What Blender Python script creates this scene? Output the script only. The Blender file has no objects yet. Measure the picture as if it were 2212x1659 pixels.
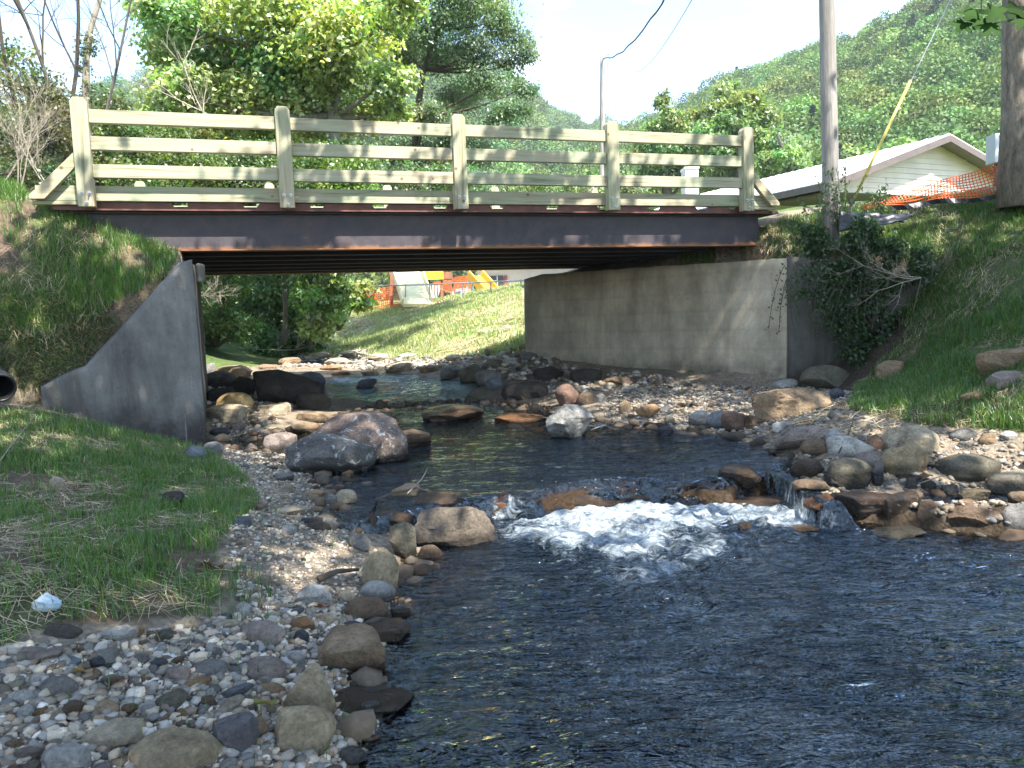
import bpy, math, random
import numpy as np
from mathutils import Vector, Matrix, noise as mnoise

sc = bpy.context.scene
COL = sc.collection
rng = np.random.default_rng(7)
random.seed(7)

# ------------------------------------------------------------------ camera
FPX = 790.0                       # focal length in px of a 1024 px wide frame
TH = math.atan(0.086)             # pitch down
RO = math.radians(2.2)            # roll
CP = np.array([0.0, 0.0, 1.7])
FW = np.array([0, math.cos(TH), -math.sin(TH)])
_r0 = np.array([1.0, 0, 0]); _u0 = np.array([0, math.sin(TH), math.cos(TH)])
RT = math.cos(RO)*_r0 - math.sin(RO)*_u0
UP = math.cos(RO)*_u0 + math.sin(RO)*_r0
cam_d = bpy.data.cameras.new('camera'); cam = bpy.data.objects.new('camera', cam_d); COL.objects.link(cam)
cam_d.sensor_width = 36; cam_d.lens = FPX/1024*36; cam_d.clip_end = 3000; cam_d.clip_start = 0.05
M = Matrix([[RT[i], UP[i], -FW[i], CP[i]] for i in range(3)] + [[0, 0, 0, 1]])
cam.matrix_world = M
sc.camera = cam

# ------------------------------------------------------------------ sky, sun, exposure
SUN_DIR = np.array([0.44, -0.60, 1.10]); SUN_DIR = SUN_DIR/np.linalg.norm(SUN_DIR)   # towards the sun
SUN_EL = math.asin(SUN_DIR[2]); SUN_AZ = math.atan2(SUN_DIR[0], SUN_DIR[1])
w = bpy.data.worlds.new("World"); sc.world = w; w.use_nodes = True
nt = w.node_tree; nt.nodes.clear()
N = nt.nodes.new; L = nt.links.new
out = N('ShaderNodeOutputWorld'); bg = N('ShaderNodeBackground')
sky = N('ShaderNodeTexSky'); sky.sky_type = 'NISHITA'; sky.sun_disc = False
sky.sun_elevation = SUN_EL; sky.sun_rotation = SUN_AZ; sky.air_density = 1.0; sky.dust_density = 0.4; sky.ozone_density = 2.0
tc = N('ShaderNodeTexCoord'); mp = N('ShaderNodeMapping'); mp.inputs['Scale'].default_value = (1, 1, 2.2)
mp.inputs['Location'].default_value = (0.35, 0.1, 0.25)
L(tc.outputs['Generated'], mp.inputs['Vector'])
n1 = N('ShaderNodeTexNoise'); n1.inputs['Scale'].default_value = 2.6; n1.inputs['Detail'].default_value = 9; n1.inputs['Roughness'].default_value = 0.55
L(mp.outputs['Vector'], n1.inputs['Vector'])
rp = N('ShaderNodeValToRGB'); rp.color_ramp.elements[0].position = 0.52; rp.color_ramp.elements[1].position = 0.67
L(n1.outputs['Fac'], rp.inputs['Fac'])
n2 = N('ShaderNodeTexNoise'); n2.inputs['Scale'].default_value = 5; n2.inputs['Detail'].default_value = 5
L(mp.outputs['Vector'], n2.inputs['Vector'])
cr = N('ShaderNodeValToRGB'); cr.color_ramp.elements[0].color = (3.6, 4.6, 6.4, 1); cr.color_ramp.elements[1].color = (7.0, 7.4, 7.8, 1)
cr.color_ramp.elements[0].position = 0.35; cr.color_ramp.elements[1].position = 0.6
L(n2.outputs['Fac'], cr.inputs['Fac'])
mx = N('ShaderNodeMixRGB'); L(rp.outputs['Color'], mx.inputs['Fac']); L(sky.outputs['Color'], mx.inputs['Color1']); L(cr.outputs['Color'], mx.inputs['Color2'])
L(mx.outputs['Color'], bg.inputs['Color']); bg.inputs['Strength'].default_value = 0.15
L(bg.outputs['Background'], out.inputs['Surface'])

sl = bpy.data.lights.new('sun', 'SUN'); sl.energy = 4.5; sl.angle = math.radians(0.53); sl.color = (1.0, 0.95, 0.86)
so = bpy.data.objects.new('sun', sl); COL.objects.link(so)
so.rotation_euler = Vector(SUN_DIR).to_track_quat('Z', 'Y').to_euler(); so.location = (10, -20, 40)
sc.view_settings.view_transform = 'Standard'; sc.view_settings.look = 'None'
sc.view_settings.exposure = 1.85; sc.view_settings.gamma = 1
sc.cycles.max_bounces = 8; sc.cycles.transparent_max_bounces = 12; sc.cycles.diffuse_bounces = 3
sc.cycles.glossy_bounces = 3; sc.cycles.transmission_bounces = 4; sc.cycles.caustics_reflective = False; sc.cycles.caustics_refractive = False
sc.cycles.use_denoising = True

# ------------------------------------------------------------------ photo measurements -> world
K = 1024/2212.0
def ray(x, y):
    d = FW*FPX + RT*(x*K-512) - UP*(y*K-384)
    return d/d[1]
def DY(x, y, Y): return CP + ray(x, y)*Y                     # point seen at (x,y) standing at distance Y
def DZ(x, y, z):
    d = ray(x, y); return CP + d*((z-CP[2])/d[2])            # point seen at (x,y) at height z
def proj(P):
    P = np.asarray(P, float) - CP
    f = P@FW; return (512 + FPX*(P@RT)/f)/K, (384 - FPX*(P@UP)/f)/K

# ------------------------------------------------------------------ scene helpers
def meta(o, label=None, cat=None, group=None, kind=None):
    if label: o['label'] = label
    if cat: o['category'] = cat
    if group: o['group'] = group
    if kind: o['kind'] = kind
    return o
def empty(name, loc=(0, 0, 0), rz=0, **k):
    o = bpy.data.objects.new(name, None); COL.objects.link(o); o.location = loc; o.rotation_euler = (0, 0, rz)
    o.empty_display_size = 0.2
    return meta(o, **k)
def link(name, me, parent=None, **k):
    o = bpy.data.objects.new(name, me); COL.objects.link(o)
    if parent is not None: o.parent = parent
    return meta(o, **k)
def npmesh(name, V, F, mat, smooth=False, col=None):
    """V (n,3), F (m,k) array or list of arrays; col (n,3) linear vertex colours"""
    V = np.asarray(V, np.float32); me = bpy.data.meshes.new(name)
    Fs = F if isinstance(F, list) else [F]
    Fs = [np.asarray(f, np.int32) for f in Fs if len(f)]
    me.vertices.add(len(V)); me.vertices.foreach_set('co', V.ravel())
    nl = sum(f.size for f in Fs); nf = sum(len(f) for f in Fs)
    me.loops.add(nl); me.polygons.add(nf)
    me.loops.foreach_set('vertex_index', np.concatenate([f.ravel() for f in Fs]))
    tot = np.concatenate([np.full(len(f), f.shape[1], np.int32) for f in Fs])
    st = np.concatenate([[0], np.cumsum(tot)[:-1]]).astype(np.int32)
    me.polygons.foreach_set('loop_start', st)
    if smooth: me.polygons.foreach_set('use_smooth', np.ones(nf, bool))
    me.update(calc_edges=True)
    if col is not None:
        a = me.color_attributes.new('Col', 'FLOAT_COLOR', 'POINT')
        c = np.ones((len(V), 4), np.float32); c[:, :3] = col; a.data.foreach_set('color', c.ravel())
    if mat is not None: me.materials.append(mat)
    return me
class MB:
    def __init__(s): s.v = []; s.f = []
    def add(s, V, F):
        b = len(s.v); s.v += [tuple(map(float, p)) for p in V]; s.f += [tuple(b+i for i in f) for f in F]; return s
    def box(s, lo, hi):
        x0, y0, z0 = lo; x1, y1, z1 = hi
        return s.add([(x0,y0,z0),(x1,y0,z0),(x1,y1,z0),(x0,y1,z0),(x0,y0,z1),(x1,y0,z1),(x1,y1,z1),(x0,y1,z1)],
              [(0,3,2,1),(4,5,6,7),(0,1,5,4),(1,2,6,5),(2,3,7,6),(3,0,4,7)])
    def prism(s, poly, axis, a, b):
        """poly: 2-D points; extruded along axis (0,1,2) from a to b"""
        def mk(p, t):
            q = list(p); q.insert(axis, t); return q
        n = len(poly)
        return s.add([mk(p, a) for p in poly]+[mk(p, b) for p in poly],
              [tuple(range(n))[::-1], tuple(range(n, 2*n))]+[(i, (i+1) % n, n+(i+1) % n, n+i) for i in range(n)])
    def bar(s, a, b, w, h, up=(0, 0, 1)):
        a = Vector(a); b = Vector(b); d = (b-a).normalized(); x = d.cross(Vector(up)).normalized(); z = x.cross(d)
        V = [p + x*(i*w/2) + z*(j*h/2) for p in (a, b) for i, j in ((-1,-1),(1,-1),(1,1),(-1,1))]
        return s.add(V, [(0,1,2,3),(7,6,5,4),(0,4,5,1),(1,5,6,2),(2,6,7,3),(3,7,4,0)])
    def tube(s, pts, rad, n=8, cap=True):
        pts = [Vector(p) for p in pts]; m = len(pts)
        if not hasattr(rad, '__len__'): rad = [rad]*m
        V = []; ref = Vector((0.13, 0.31, 0.94))
        for i, p in enumerate(pts):
            d = (pts[min(i+1, m-1)]-pts[max(i-1, 0)]).normalized()
            x = d.cross(ref)
            if x.length < 1e-3: x = d.cross(Vector((1, 0, 0)))
            x.normalize(); z = x.cross(d)
            V += [p + (x*math.cos(2*math.pi*k/n)+z*math.sin(2*math.pi*k/n))*rad[i] for k in range(n)]
        F = [(i*n+k, i*n+(k+1) % n, (i+1)*n+(k+1) % n, (i+1)*n+k) for i in range(m-1) for k in range(n)]
        if cap: F += [tuple(range(n))[::-1], tuple(range((m-1)*n, m*n))]
        return s.add(V, F)
    def mesh(s, name, mat, smooth=False, bevel=0):
        me = bpy.data.meshes.new(name); me.from_pydata(s.v, [], s.f)
        if bevel:
            import bmesh
            bm = bmesh.new(); bm.from_mesh(me); bmesh.ops.remove_doubles(bm, verts=bm.verts, dist=1e-5)
            bmesh.ops.bevel(bm, geom=list(bm.edges), offset=bevel, segments=2, affect='EDGES', profile=0.6)
            bm.to_mesh(me); bm.free()
        me.update()
        if smooth: me.polygons.foreach_set('use_smooth', [True]*len(me.polygons))
        if mat: me.materials.append(mat)
        return me
    def build(s, name, mat, parent=None, smooth=False, bevel=0, **k):
        return link(name, s.mesh(name, mat, smooth, bevel), parent, **k)

# ------------------------------------------------------------------ materials
def new_mat(name):
    m = bpy.data.materials.new(name); m.use_nodes = True; t = m.node_tree; t.nodes.clear()
    o = t.nodes.new('ShaderNodeOutputMaterial'); p = t.nodes.new('ShaderNodeBsdfPrincipled'); t.links.new(p.outputs[0], o.inputs['Surface'])
    return m, t, p, o
def ramp(t, stops):
    r = t.nodes.new('ShaderNodeValToRGB'); e = r.color_ramp.elements
    while len(e) < len(stops): e.new(0.5)
    for i, (p, c) in enumerate(stops): e[i].position = p; e[i].color = (*c, 1) if len(c) == 3 else c
    return r
def noise_n(t, scale, detail=4, rough=0.55, vec=None, dist=0, coord='Object', mapping=None):
    n = t.nodes.new('ShaderNodeTexNoise'); n.inputs['Scale'].default_value = scale; n.inputs['Detail'].default_value = detail
    n.inputs['Roughness'].default_value = rough; n.inputs['Distortion'].default_value = dist
    if vec is None:
        tcn = t.nodes.new('ShaderNodeTexCoord'); vec = tcn.outputs[coord]
    if mapping:
        mpn = t.nodes.new('ShaderNodeMapping'); mpn.inputs['Scale'].default_value = mapping; t.links.new(vec, mpn.inputs['Vector']); vec = mpn.outputs['Vector']
    t.links.new(vec, n.inputs['Vector']); return n
def mixc(t, fac, a, b, mode='MIX'):
    m = t.nodes.new('ShaderNodeMixRGB'); m.blend_type = mode
    for k, v in (('Fac', fac), ('Color1', a), ('Color2', b)):
        if hasattr(v, 'links') or hasattr(v, 'is_output'): t.links.new(v, m.inputs[k])
        elif isinstance(v, (int, float)): m.inputs[k].default_value = v
        else: m.inputs[k].default_value = (*v, 1)
    return m.outputs['Color']
def bump(t, p, h, strength=0.4, dist=0.02):
    b = t.nodes.new('ShaderNodeBump'); b.inputs['Strength'].default_value = strength; b.inputs['Distance'].default_value = dist
    t.links.new(h, b.inputs['Height']); t.links.new(b.outputs['Normal'], p.inputs['Normal']); return b
def simple(name, c, rough=0.6, metal=0, var=0.25, scale=6, bmp=0.1, mapping=None):
    m, t, p, o = new_mat(name)
    n = noise_n(t, scale, 5, mapping=mapping)
    c = np.array(c); r = ramp(t, [(0.3, tuple(c*(1-var))), (0.7, tuple(np.minimum(c*(1+var), 1)))])
    t.links.new(n.outputs['Fac'], r.inputs['Fac']); t.links.new(r.outputs['Color'], p.inputs['Base Color'])
    p.inputs['Roughness'].default_value = rough; p.inputs['Metallic'].default_value = metal
    if bmp: bump(t, p, n.outputs['Fac'], bmp, 0.02)
    return m
def vcol_mat(name, rough=0.8, var=(0.7, 1.25), scale=8, bscale=40, bstr=0.4, bdist=0.01, spec=0.3):
    m, t, p, o = new_mat(name)
    a = t.nodes.new('ShaderNodeVertexColor'); a.layer_name = 'Col'
    n = noise_n(t, scale, 6, 0.65); r = ramp(t, [(0.3, (var[0],)*3), (0.7, (var[1],)*3)])
    t.links.new(n.outputs['Fac'], r.inputs['Fac'])
    t.links.new(mixc(t, 1.0, a.outputs['Color'], r.outputs['Color'], 'MULTIPLY'), p.inputs['Base Color'])
    nb = noise_n(t, bscale, 5, 0.7)
    if bstr: bump(t, p, nb.outputs['Fac'], bstr, bdist)
    p.inputs['Roughness'].default_value = rough; p.inputs['Specular IOR Level'].default_value = spec
    return m
def leaf_mat(name, trans=0.4, rough=0.45, gloss=0.06):
    m, t, p, o = new_mat(name); t.nodes.remove(p)
    a = t.nodes.new('ShaderNodeVertexColor'); a.layer_name = 'Col'
    d = t.nodes.new('ShaderNodeBsdfDiffuse'); tr = t.nodes.new('ShaderNodeBsdfTranslucent'); g = t.nodes.new('ShaderNodeBsdfGlossy')
    g.inputs['Roughness'].default_value = rough
    t.links.new(a.outputs['Color'], d.inputs['Color'])
    t.links.new(mixc(t, 1.0, a.outputs['Color'], (1.25, 1.3, 0.6), 'MULTIPLY'), tr.inputs['Color'])
    m1 = t.nodes.new('ShaderNodeMixShader'); m1.inputs[0].default_value = trans; t.links.new(d.outputs[0], m1.inputs[1]); t.links.new(tr.outputs[0], m1.inputs[2])
    m2 = t.nodes.new('ShaderNodeMixShader'); m2.inputs[0].default_value = gloss; t.links.new(m1.outputs[0], m2.inputs[1]); t.links.new(g.outputs[0], m2.inputs[2])
    t.links.new(m2.outputs[0], o.inputs['Surface']); return m

def vnoise(x, y, s=1.0, seed=0, octv=3):
    """cheap vectorised value noise, -1..1"""
    tot = np.zeros(np.broadcast(x, y).shape); amp = 1; nrm = 0
    for o_ in range(octv):
        X = x/s*2**o_ + 37.1*seed; Y = y/s*2**o_ + 11.7*seed + 5*o_
        xi = np.floor(X).astype(np.int64); yi = np.floor(Y).astype(np.int64); fx = X-xi; fy = Y-yi
        fx = fx*fx*(3-2*fx); fy = fy*fy*(3-2*fy)
        def h(a, b):
            n = (a*374761393 + b*668265263 + seed*69069) & 0xffffffff; n = ((n ^ (n >> 13))*1274126177) & 0xffffffff
            return ((n ^ (n >> 16)) & 0xffff)/32767.5-1
        tot += amp*((h(xi, yi)*(1-fx)+h(xi+1, yi)*fx)*(1-fy) + (h(xi, yi+1)*(1-fx)+h(xi+1, yi+1)*fx)*fy); nrm += amp; amp *= 0.5
    return tot/nrm
def inpoly(x, y, poly):
    x = np.asarray(x); y = np.asarray(y); r = np.zeros(x.shape, bool); n = len(poly)
    for i in range(n):
        x1, y1 = poly[i]; x2, y2 = poly[(i+1) % n]
        if y1 == y2: continue
        c = ((y1 > y) != (y2 > y)) & (x < (x2-x1)*(y-y1)/(y2-y1)+x1); r ^= c
    return r
def sstep(a, b, x):
    t = np.clip((x-a)/(b-a), 0, 1); return t*t*(3-2*t)
# ------------------------------------------------------------------ key plan positions
BR0 = np.array([-5.21, 10.03]); BU = np.array([0.9489, 0.3155]); BU /= np.linalg.norm(BU); BN = np.array([-BU[1], BU[0]])
LC = np.array([-3.93, 10.0]); LE = np.array([-5.45, 9.1]); LB = LC + np.array([-.35,.937])*6.4          # left wall: corner, wing end, back
RA = np.array([4.52, 12.9]); RB = np.array([0.35, 17.5]); RE = np.array([6.6, 12.35])   # right wall: near corner, far end, wing end

class TPS:
    def __init__(s, P):
        P = np.array(P, float); s.c = P[:, :2]; n = len(P)
        A = np.zeros((n+3, n+3)); A[:n, :n] = s.k(s.c[:, None]-s.c[None]); A[:n, :n] += np.eye(n)*0.02
        A[:n, n] = 1; A[:n, n+1:] = s.c; A[n, :n] = 1; A[n+1:, :n] = s.c.T
        s.w = np.linalg.solve(A, np.concatenate([P[:, 2], [0, 0, 0]]))
    def k(s, d):
        r2 = (d**2).sum(-1)+1e-9; return 0.5*r2*np.log(r2)*0.02
    def __call__(s, x, y):
        sh = np.shape(x); q = np.stack([np.ravel(x), np.ravel(y)], 1); o_ = np.empty(len(q))
        for i in range(0, len(q), 20000):
            qq = q[i:i+20000]; o_[i:i+20000] = s.k(qq[:, None]-s.c[None])@s.w[:-3] + s.w[-3] + qq@s.w[-2:]
        return o_.reshape(sh)
low = [DZ(*a) for a in [
 (1200,1500,-.4),(1600,1300,-.4),(1900,1500,-.45),(1500,1659,-.45),(2200,1400,-.4),(2200,1659,-.45),(1100,1300,-.3),(1350,1150,-.38),(1650,1180,-.35),
 (980,1659,-.3),(1000,1500,-.25),(740,1659,.03),(800,1600,0.0),(900,1570,-.06),(860,1480,-.03),(885,1400,-.02),(880,1300,-.02),(860,1220,0),(820,1190,.06),
 (780,1120,.14),(720,1060,.19),(690,1030,.21),(900,1120,.0),(950,1060,.02),
 (600,1600,.1),(500,1500,.14),(300,1600,.16),(100,1600,.2),(300,1400,.27),(100,1450,.28),(620,1350,.13),(720,1270,.1),(640,1150,.22),(600,1060,.27),(520,1000,.29),(480,960,.32),(560,900,.38),(640,870,.36),
 (0,1420,.38),(0,1250,.52),(200,1300,.36),(300,1150,.43),(420,1120,.36),(450,1010,.34),(480,870,.45),(440,820,.5),
 (1400,990,-.02),(1000,980,-.02),(1150,1000,-.05),(1600,1000,.0),(900,860,.2),(1000,850,.15),(1100,900,.1),(1250,960,0),(1500,960,.08),
 (1300,932,.22),(1450,935,.22),(1600,950,.22),(1700,990,.2),(1720,1050,.15),(1400,860,.4),(1550,850,.43),(1700,845,.46),(1650,900,.32),(1800,960,.36),(1250,850,.42),
 (1900,1050,.34),(2100,1000,.45),(2212,1050,.42),(1800,1100,.0),(2000,1092,.06),(2100,1097,.04),(2212,1105,.04),(2100,1150,-.32),(2000,1145,-.32),(2212,1160,-.32),(2000,1122,-.15),(2212,1130,-.15),(1850,1105,-.1),(1900,1185,-.35),(2150,1205,-.35),(2400,1150,-.1),(1830,880,.58),(2000,925,.56),(2212,935,.6),
 (880,790,.5),(1000,805,.5),(1150,815,.5),(760,770,.62)]]
low += [DY(*a) for a in [
 (0,880,8.5),(100,870,8.9),(250,930,9.3),(370,970,9.8),(440,985,9.9),(0,1000,6.7),(200,1060,6.6),(-400,900,8),(-400,1200,5),
 (2100,850,8.6),(2212,760,9.2),(2050,760,10.4),(2212,600,10.9),(2060,640,11.8),(2212,500,12.1),(2212,425,13.2),(2020,440,13.5),(2500,500,10.5),(2500,800,7),
 (1720,835,12.6),(1800,832,12.25),(1870,828,11.9),(1990,800,10.7),
 (1600,824,13.2),(1450,812,14.3),(1300,797,15.6),(1200,780,16.6),(1135,750,17.6),(1060,760,19.5),(1125,800,15.5),(700,752,29),(900,706,26.5),(1000,738,23),(1100,696,24),(860,666,34),(1000,638,34),(1120,615,34),(860,668,38),(1000,640,40),(1120,622,42),(800,765,25),
 (540,757,29),(600,745,30),(440,745,28),(500,650,35),(300,700,30),(640,790,19.5),(440,775,22),(540,785,21)]]
low += [(-30,40,3.0),(-30,18,3.2),(-12,26,2.6),(-9,20,1.6),(-16,20,3.0),(10,20,3.3),(20,15,3.5),(20,25,3.5),(8,30,3.3),(12,42,3.4),(30,60,4.5),(0,60,4),(-30,80,5),(5,22,2.9),
 (0,-3,-.45),(6,-3,-.4),(3,2,-.45),(-8,0,1.5),(-3.6,0,.35),(9,2,.3),(12,5,2),(14,9,3.2),(20,0,3.4),(-12,6,3),(-20,0,3.4),(-7,5,.9),(45,20,5),(60,60,7),(-60,60,6)]
LOW = TPS(low)
hiL = [DY(*a) for a in [(415,566,10.15),(360,640,9.95),(300,700,9.75),(240,745,9.6),(180,795,9.4),(90,838,9.15),(0,862,8.6),(-200,880,7.8),
  (0,700,9.25),(0,560,9.6),(0,428,9.9),(70,430,9.95),(150,467,9.8),(250,520,9.95),(350,553,10.1),(200,640,9.75),(-300,430,9.0),(-300,640,8.6),(110,740,9.35)]]
hiL += [(*(BR0+BU*1.6+BN*1.0), 2.56), (*(BR0+BU*1.6+BN*5.5), 2.56), (*(BR0+BU*0.3+BN*1.0), 2.7), (*(BR0+BU*0.3+BN*5.5), 2.7), (-8,11.5,3.3),(-10,9.5,3.3),(-9,16,3.3),(-14,12,3.3),(-7.2,16.8,2.7),(-7,19,2.0),(-10,20,2.8)]
HIL = TPS(hiL)
hiR = [DY(*a) for a in [(1700,556,13.1),(1640,560,13.4),(1560,562,13.6),(1790,512,13.2),(1700,468,13.8),(1640,470,14.0),(1610,515,13.7),(1900,452,13.6),(2020,440,13.5),(2212,425,13.2),(2050,640,11.9),
   (1960,600,12.4),(1850,560,12.7),(2212,500,12.1),(2212,600,10.9),(1950,700,11.9)]]
hiR += [(*(RB+np.array([.6,.3])), 2.45), (2.6,15.9,2.5), (1.6,18.2,2.7),(3.2,17.2,3.1),(6,16,3.3),(10,16,3.4),(10,20,3.4),(4,20,3.1),(16,14,3.4)]
HIR = TPS(hiR)
_o=np.array([-.10,.17])
POLL = [tuple(LC+np.array([-.2,.17])), tuple(LE+_o), (-7.5,8.45), (-13,7.6), (-40,7), (-40,30), (-16,24), tuple(LB+np.array([-1.0,1.2])), tuple(LB+np.array([-.25,0]))]
POLR = [tuple(RB+np.array([.14,.13])), tuple(RA+np.array([.08,.2])), tuple(RE+np.array([0.05,.17])), (9,11.2), (20,12), (20,22), (4,22), (1.2,19.0)]
def H(x, y):
    x = np.asarray(x, float); y = np.asarray(y, float)
    h = LOW(x, y)
    L_ = inpoly(x, y, POLL); R_ = inpoly(x, y, POLR)
    far = sstep(26, 45, np.hypot(x, y-6)); tgt = 2.75 + 0.02*np.maximum(np.hypot(x, y)-60, 0)
    h = h*(1-far) + tgt*far
    if L_.any(): 
        hl = HIL(x, y); b = sstep(-16, -11, x); h = np.where(L_, np.maximum(hl*b + h*(1-b), 0.3), h)
    if R_.any():
        hr = HIR(x, y); b = 1-sstep(7.0, 8.6, x); h = np.where(R_, np.where(x < 8.6, hr*b+h*(1-b), h), h)
    wx0, wx1 = WXR; d = y-weir_y(x)+.12*vnoise(x, y, .35, 19, 2); rg = sstep(-.19, -.06, d)*(1-sstep(.25, .8, d))*sstep(wx0-.1, wx0+.15, x)*(1-sstep(wx1-.1, wx1+.25, x))
    h = np.where(rg > .01, np.maximum(h, -.42+.545*rg+.03*vnoise(x, y, .16, 23, 3)*rg), h)
    yl = np.interp(x, SHX, SHY); h = np.where((x > SHX[0]) & (y < yl+.35) & (y > 2), np.minimum(h, np.maximum(.02+(y-yl)*1.3, -.36)), h)
    n = np.hypot(x, y-8); am = 0.035*(1-sstep(25, 40, n))
    h = h + am*vnoise(x, y, 0.9, 3, 3) + 0.012*vnoise(x, y, 0.18, 5, 2)
    return h
def G(x, y, zoff=0):
    """point of the ground seen at photo position (x, y)"""
    d = ray(x, y); ys = np.concatenate([np.arange(1.0, 30, 0.04), np.arange(30, 90, .2)])
    P = CP + d[None]*ys[:, None]; hh = H(P[:, 0], P[:, 1])+zoff
    k = np.where(P[:, 2] < hh)[0]
    if len(k) == 0: return P[-1]
    i = k[0]; 
    if i == 0: return P[0]
    a = P[i-1, 2]-hh[i-1]; b = hh[i]-P[i, 2]; t = a/(a+b+1e-9)
    return P[i-1]*(1-t)+P[i]*t
def Hs(x, y): return float(H(np.array([x]), np.array([y]))[0])

# water level ----------------------------------------------------------
WEIR = [DZ(*a)[:2] for a in [(560,1200,.1),(960,1085,.2),(1060,1068,.2),(1150,1062,.2),(1250,1040,.2),(1345,1030,.2),(1450,1036,.2),(1560,1035,.2),(1640,1012,.2),(1690,1035,.2),(1760,1080,.2),(2400,1150,.2)]]
XE = float(DZ(1750,1075,.1)[0])
WX = np.array([p[0] for p in WEIR]); WY = np.array([p[1] for p in WEIR])
def weir_y(x): return np.interp(x, WX, WY)
def wlevel(x, y):
    d = y - weir_y(x) + 0.05*vnoise(x, y, 0.25, 9, 2)
    z = 0.2*sstep(-0.13, 0.02, d)*(1-sstep(XE, XE+.12, x)*(y < 7.45))
    z = z + 0.03*sstep(11.3, 11.9, y) + 0.17*sstep(13, 17.5, y+0.4*x) + 0.12*sstep(17.5, 20.5, y) + 0.06*sstep(20, 30, y)
    return z

_sh = [DZ(*q, 0.0)[:2] for q in [(1700,1112),(1850,1128),(1990,1142),(2100,1152),(2300,1162)]]; SHX = np.array([q[0] for q in _sh]+[20]); SHY = np.array([q[1] for q in _sh]+[_sh[-1][1]-1.0])
WXR = (float(DZ(1030,1070,.2)[0]), float(DZ(1700,1035,.2)[0]))
# ground mesh ----------------------------------------------------------
def axis(segs):
    o_ = [segs[0][0]]
    for a, b, n in segs: o_ += list(np.linspace(a, b, n+1)[1:])
    return np.array(o_)
gx = axis([(-900,-120,10),(-120,-30,18),(-30,-9,42),(-9,9.5,230),(9.5,30,42),(30,120,18),(120,900,10)])
gy = axis([(-400,-20,8),(-20,0.5,20),(0.5,6,80),(6,8.4,75),(8.4,20,150),(20,36,80),(36,80,22),(80,300,14),(300,1500,12)])
GX, GY = np.meshgrid(gx, gy); GZ = H(GX, GY)
def grid_faces(nx, ny):
    i = np.arange(nx*ny).reshape(ny, nx); return np.stack([i[:-1,:-1], i[:-1,1:], i[1:,1:], i[1:,:-1]], -1).reshape(-1, 4)
# zones (photo coordinates, tested on visible projection)
Z_LG = [(-700,840),(0,880),(100,880),(250,935),(440,975),(540,1040),(560,1090),(470,1170),(480,1290),(400,1335),(100,1350),(0,1410),(-700,1600)]
Z_RG = [(1540,556),(1700,470),(1850,450),(2212,405),(3600,330),(3600,1000),(2212,935),(2000,920),(1830,885),(1850,840),(1960,720),(1930,640),(1750,590),(1700,560)]
Z_LU = [(-700,380),(0,400),(60,430),(150,460),(260,510),(385,556),(300,690),(180,790),(90,830),(0,862),(-700,900)]
Z_FG = [(640,770),(700,725),(790,650),(1125,595),(1140,760),(950,780),(800,775)]
PX, PY = proj(np.stack([GX, GY, GZ], -1).reshape(-1, 3)); 
vis = (GY.ravel() > 0.8)
def zone(Zp): return (inpoly(PX, PY, Zp) & vis).reshape(GX.shape).astype(float)
soil = np.array([.115,.085,.062]); sand = np.array([.235,.195,.15]); bed = np.array([.055,.036,.018]); straw = np.array([.33,.27,.16]); turf = np.array([.07,.12,.028]); paleg = np.array([.32,.38,.15])
colr = np.tile(sand, (GX.size, 1)).reshape(*GX.shape, 3)
wl = wlevel(GX, GY); depth = wl-GZ
m = sstep(-0.03, 0.06, depth)[..., None]; colr = colr*(1-m)+bed*m
_d = GY-weir_y(GX); _l = (np.exp(-((_d-.15)/.5)**4)*(GX > WXR[0]-.2)*(GX < WXR[1]+.3))[..., None]; colr = colr*(1-_l)+np.array([.028,.016,.008])*_l
def blend(mask, c, k=1.0):
    global colr
    colr = colr*(1-mask[..., None]*k)+np.array(c)*mask[..., None]*k
nz = vnoise(GX, GY, 0.6, 21, 3)
zl, zr, zu, zf = zone(Z_LG), zone(Z_RG)*(GY < 15.5), zone(Z_LU)*(GY < 11.5), zone(Z_FG)*(GY > 17.5)
blend(zl, soil, .9); blend(zl*sstep(-.1,.3,nz), turf, .55)
blend(zr, soil*1.0, 1); blend(zr*sstep(-.3,.2,nz), turf*.9, .7); blend(zr*sstep(.15,.4,-nz), straw*.8, .7)
blend(zu, soil, 1); blend(zu*sstep(0,.3,nz), straw*.7, .7); blend(zu*sstep(.1,.4,-nz), turf, .6)
blend(zf, straw*1.15, 1); blend(zf*sstep(-.25,.25,nz), paleg, .75)
rest = ((GY > 30) | (np.abs(GX) > 11) | ((GY > 17) & (GX < -6.5)) | ((GY > 14.2) & (GX > 3.2))).astype(float)
blend(rest*(1-zf), turf*1.1, .9)
Z_WT = [(1740,1070),(1850,1080),(2050,1090),(2300,1080),(2300,1200),(1740,1180)]
blend(zone(Z_WT), np.array([.03,.02,.012]), .9)
Z_SHD = [(1700,835),(1710,600),(1930,560),(2060,620),(2000,700),(1900,780),(1850,850)]
blend(zone(Z_SHD)*(GY < 14), soil*.35, .9)  # deep shade of the hollow, painted into the soil colour
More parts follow.
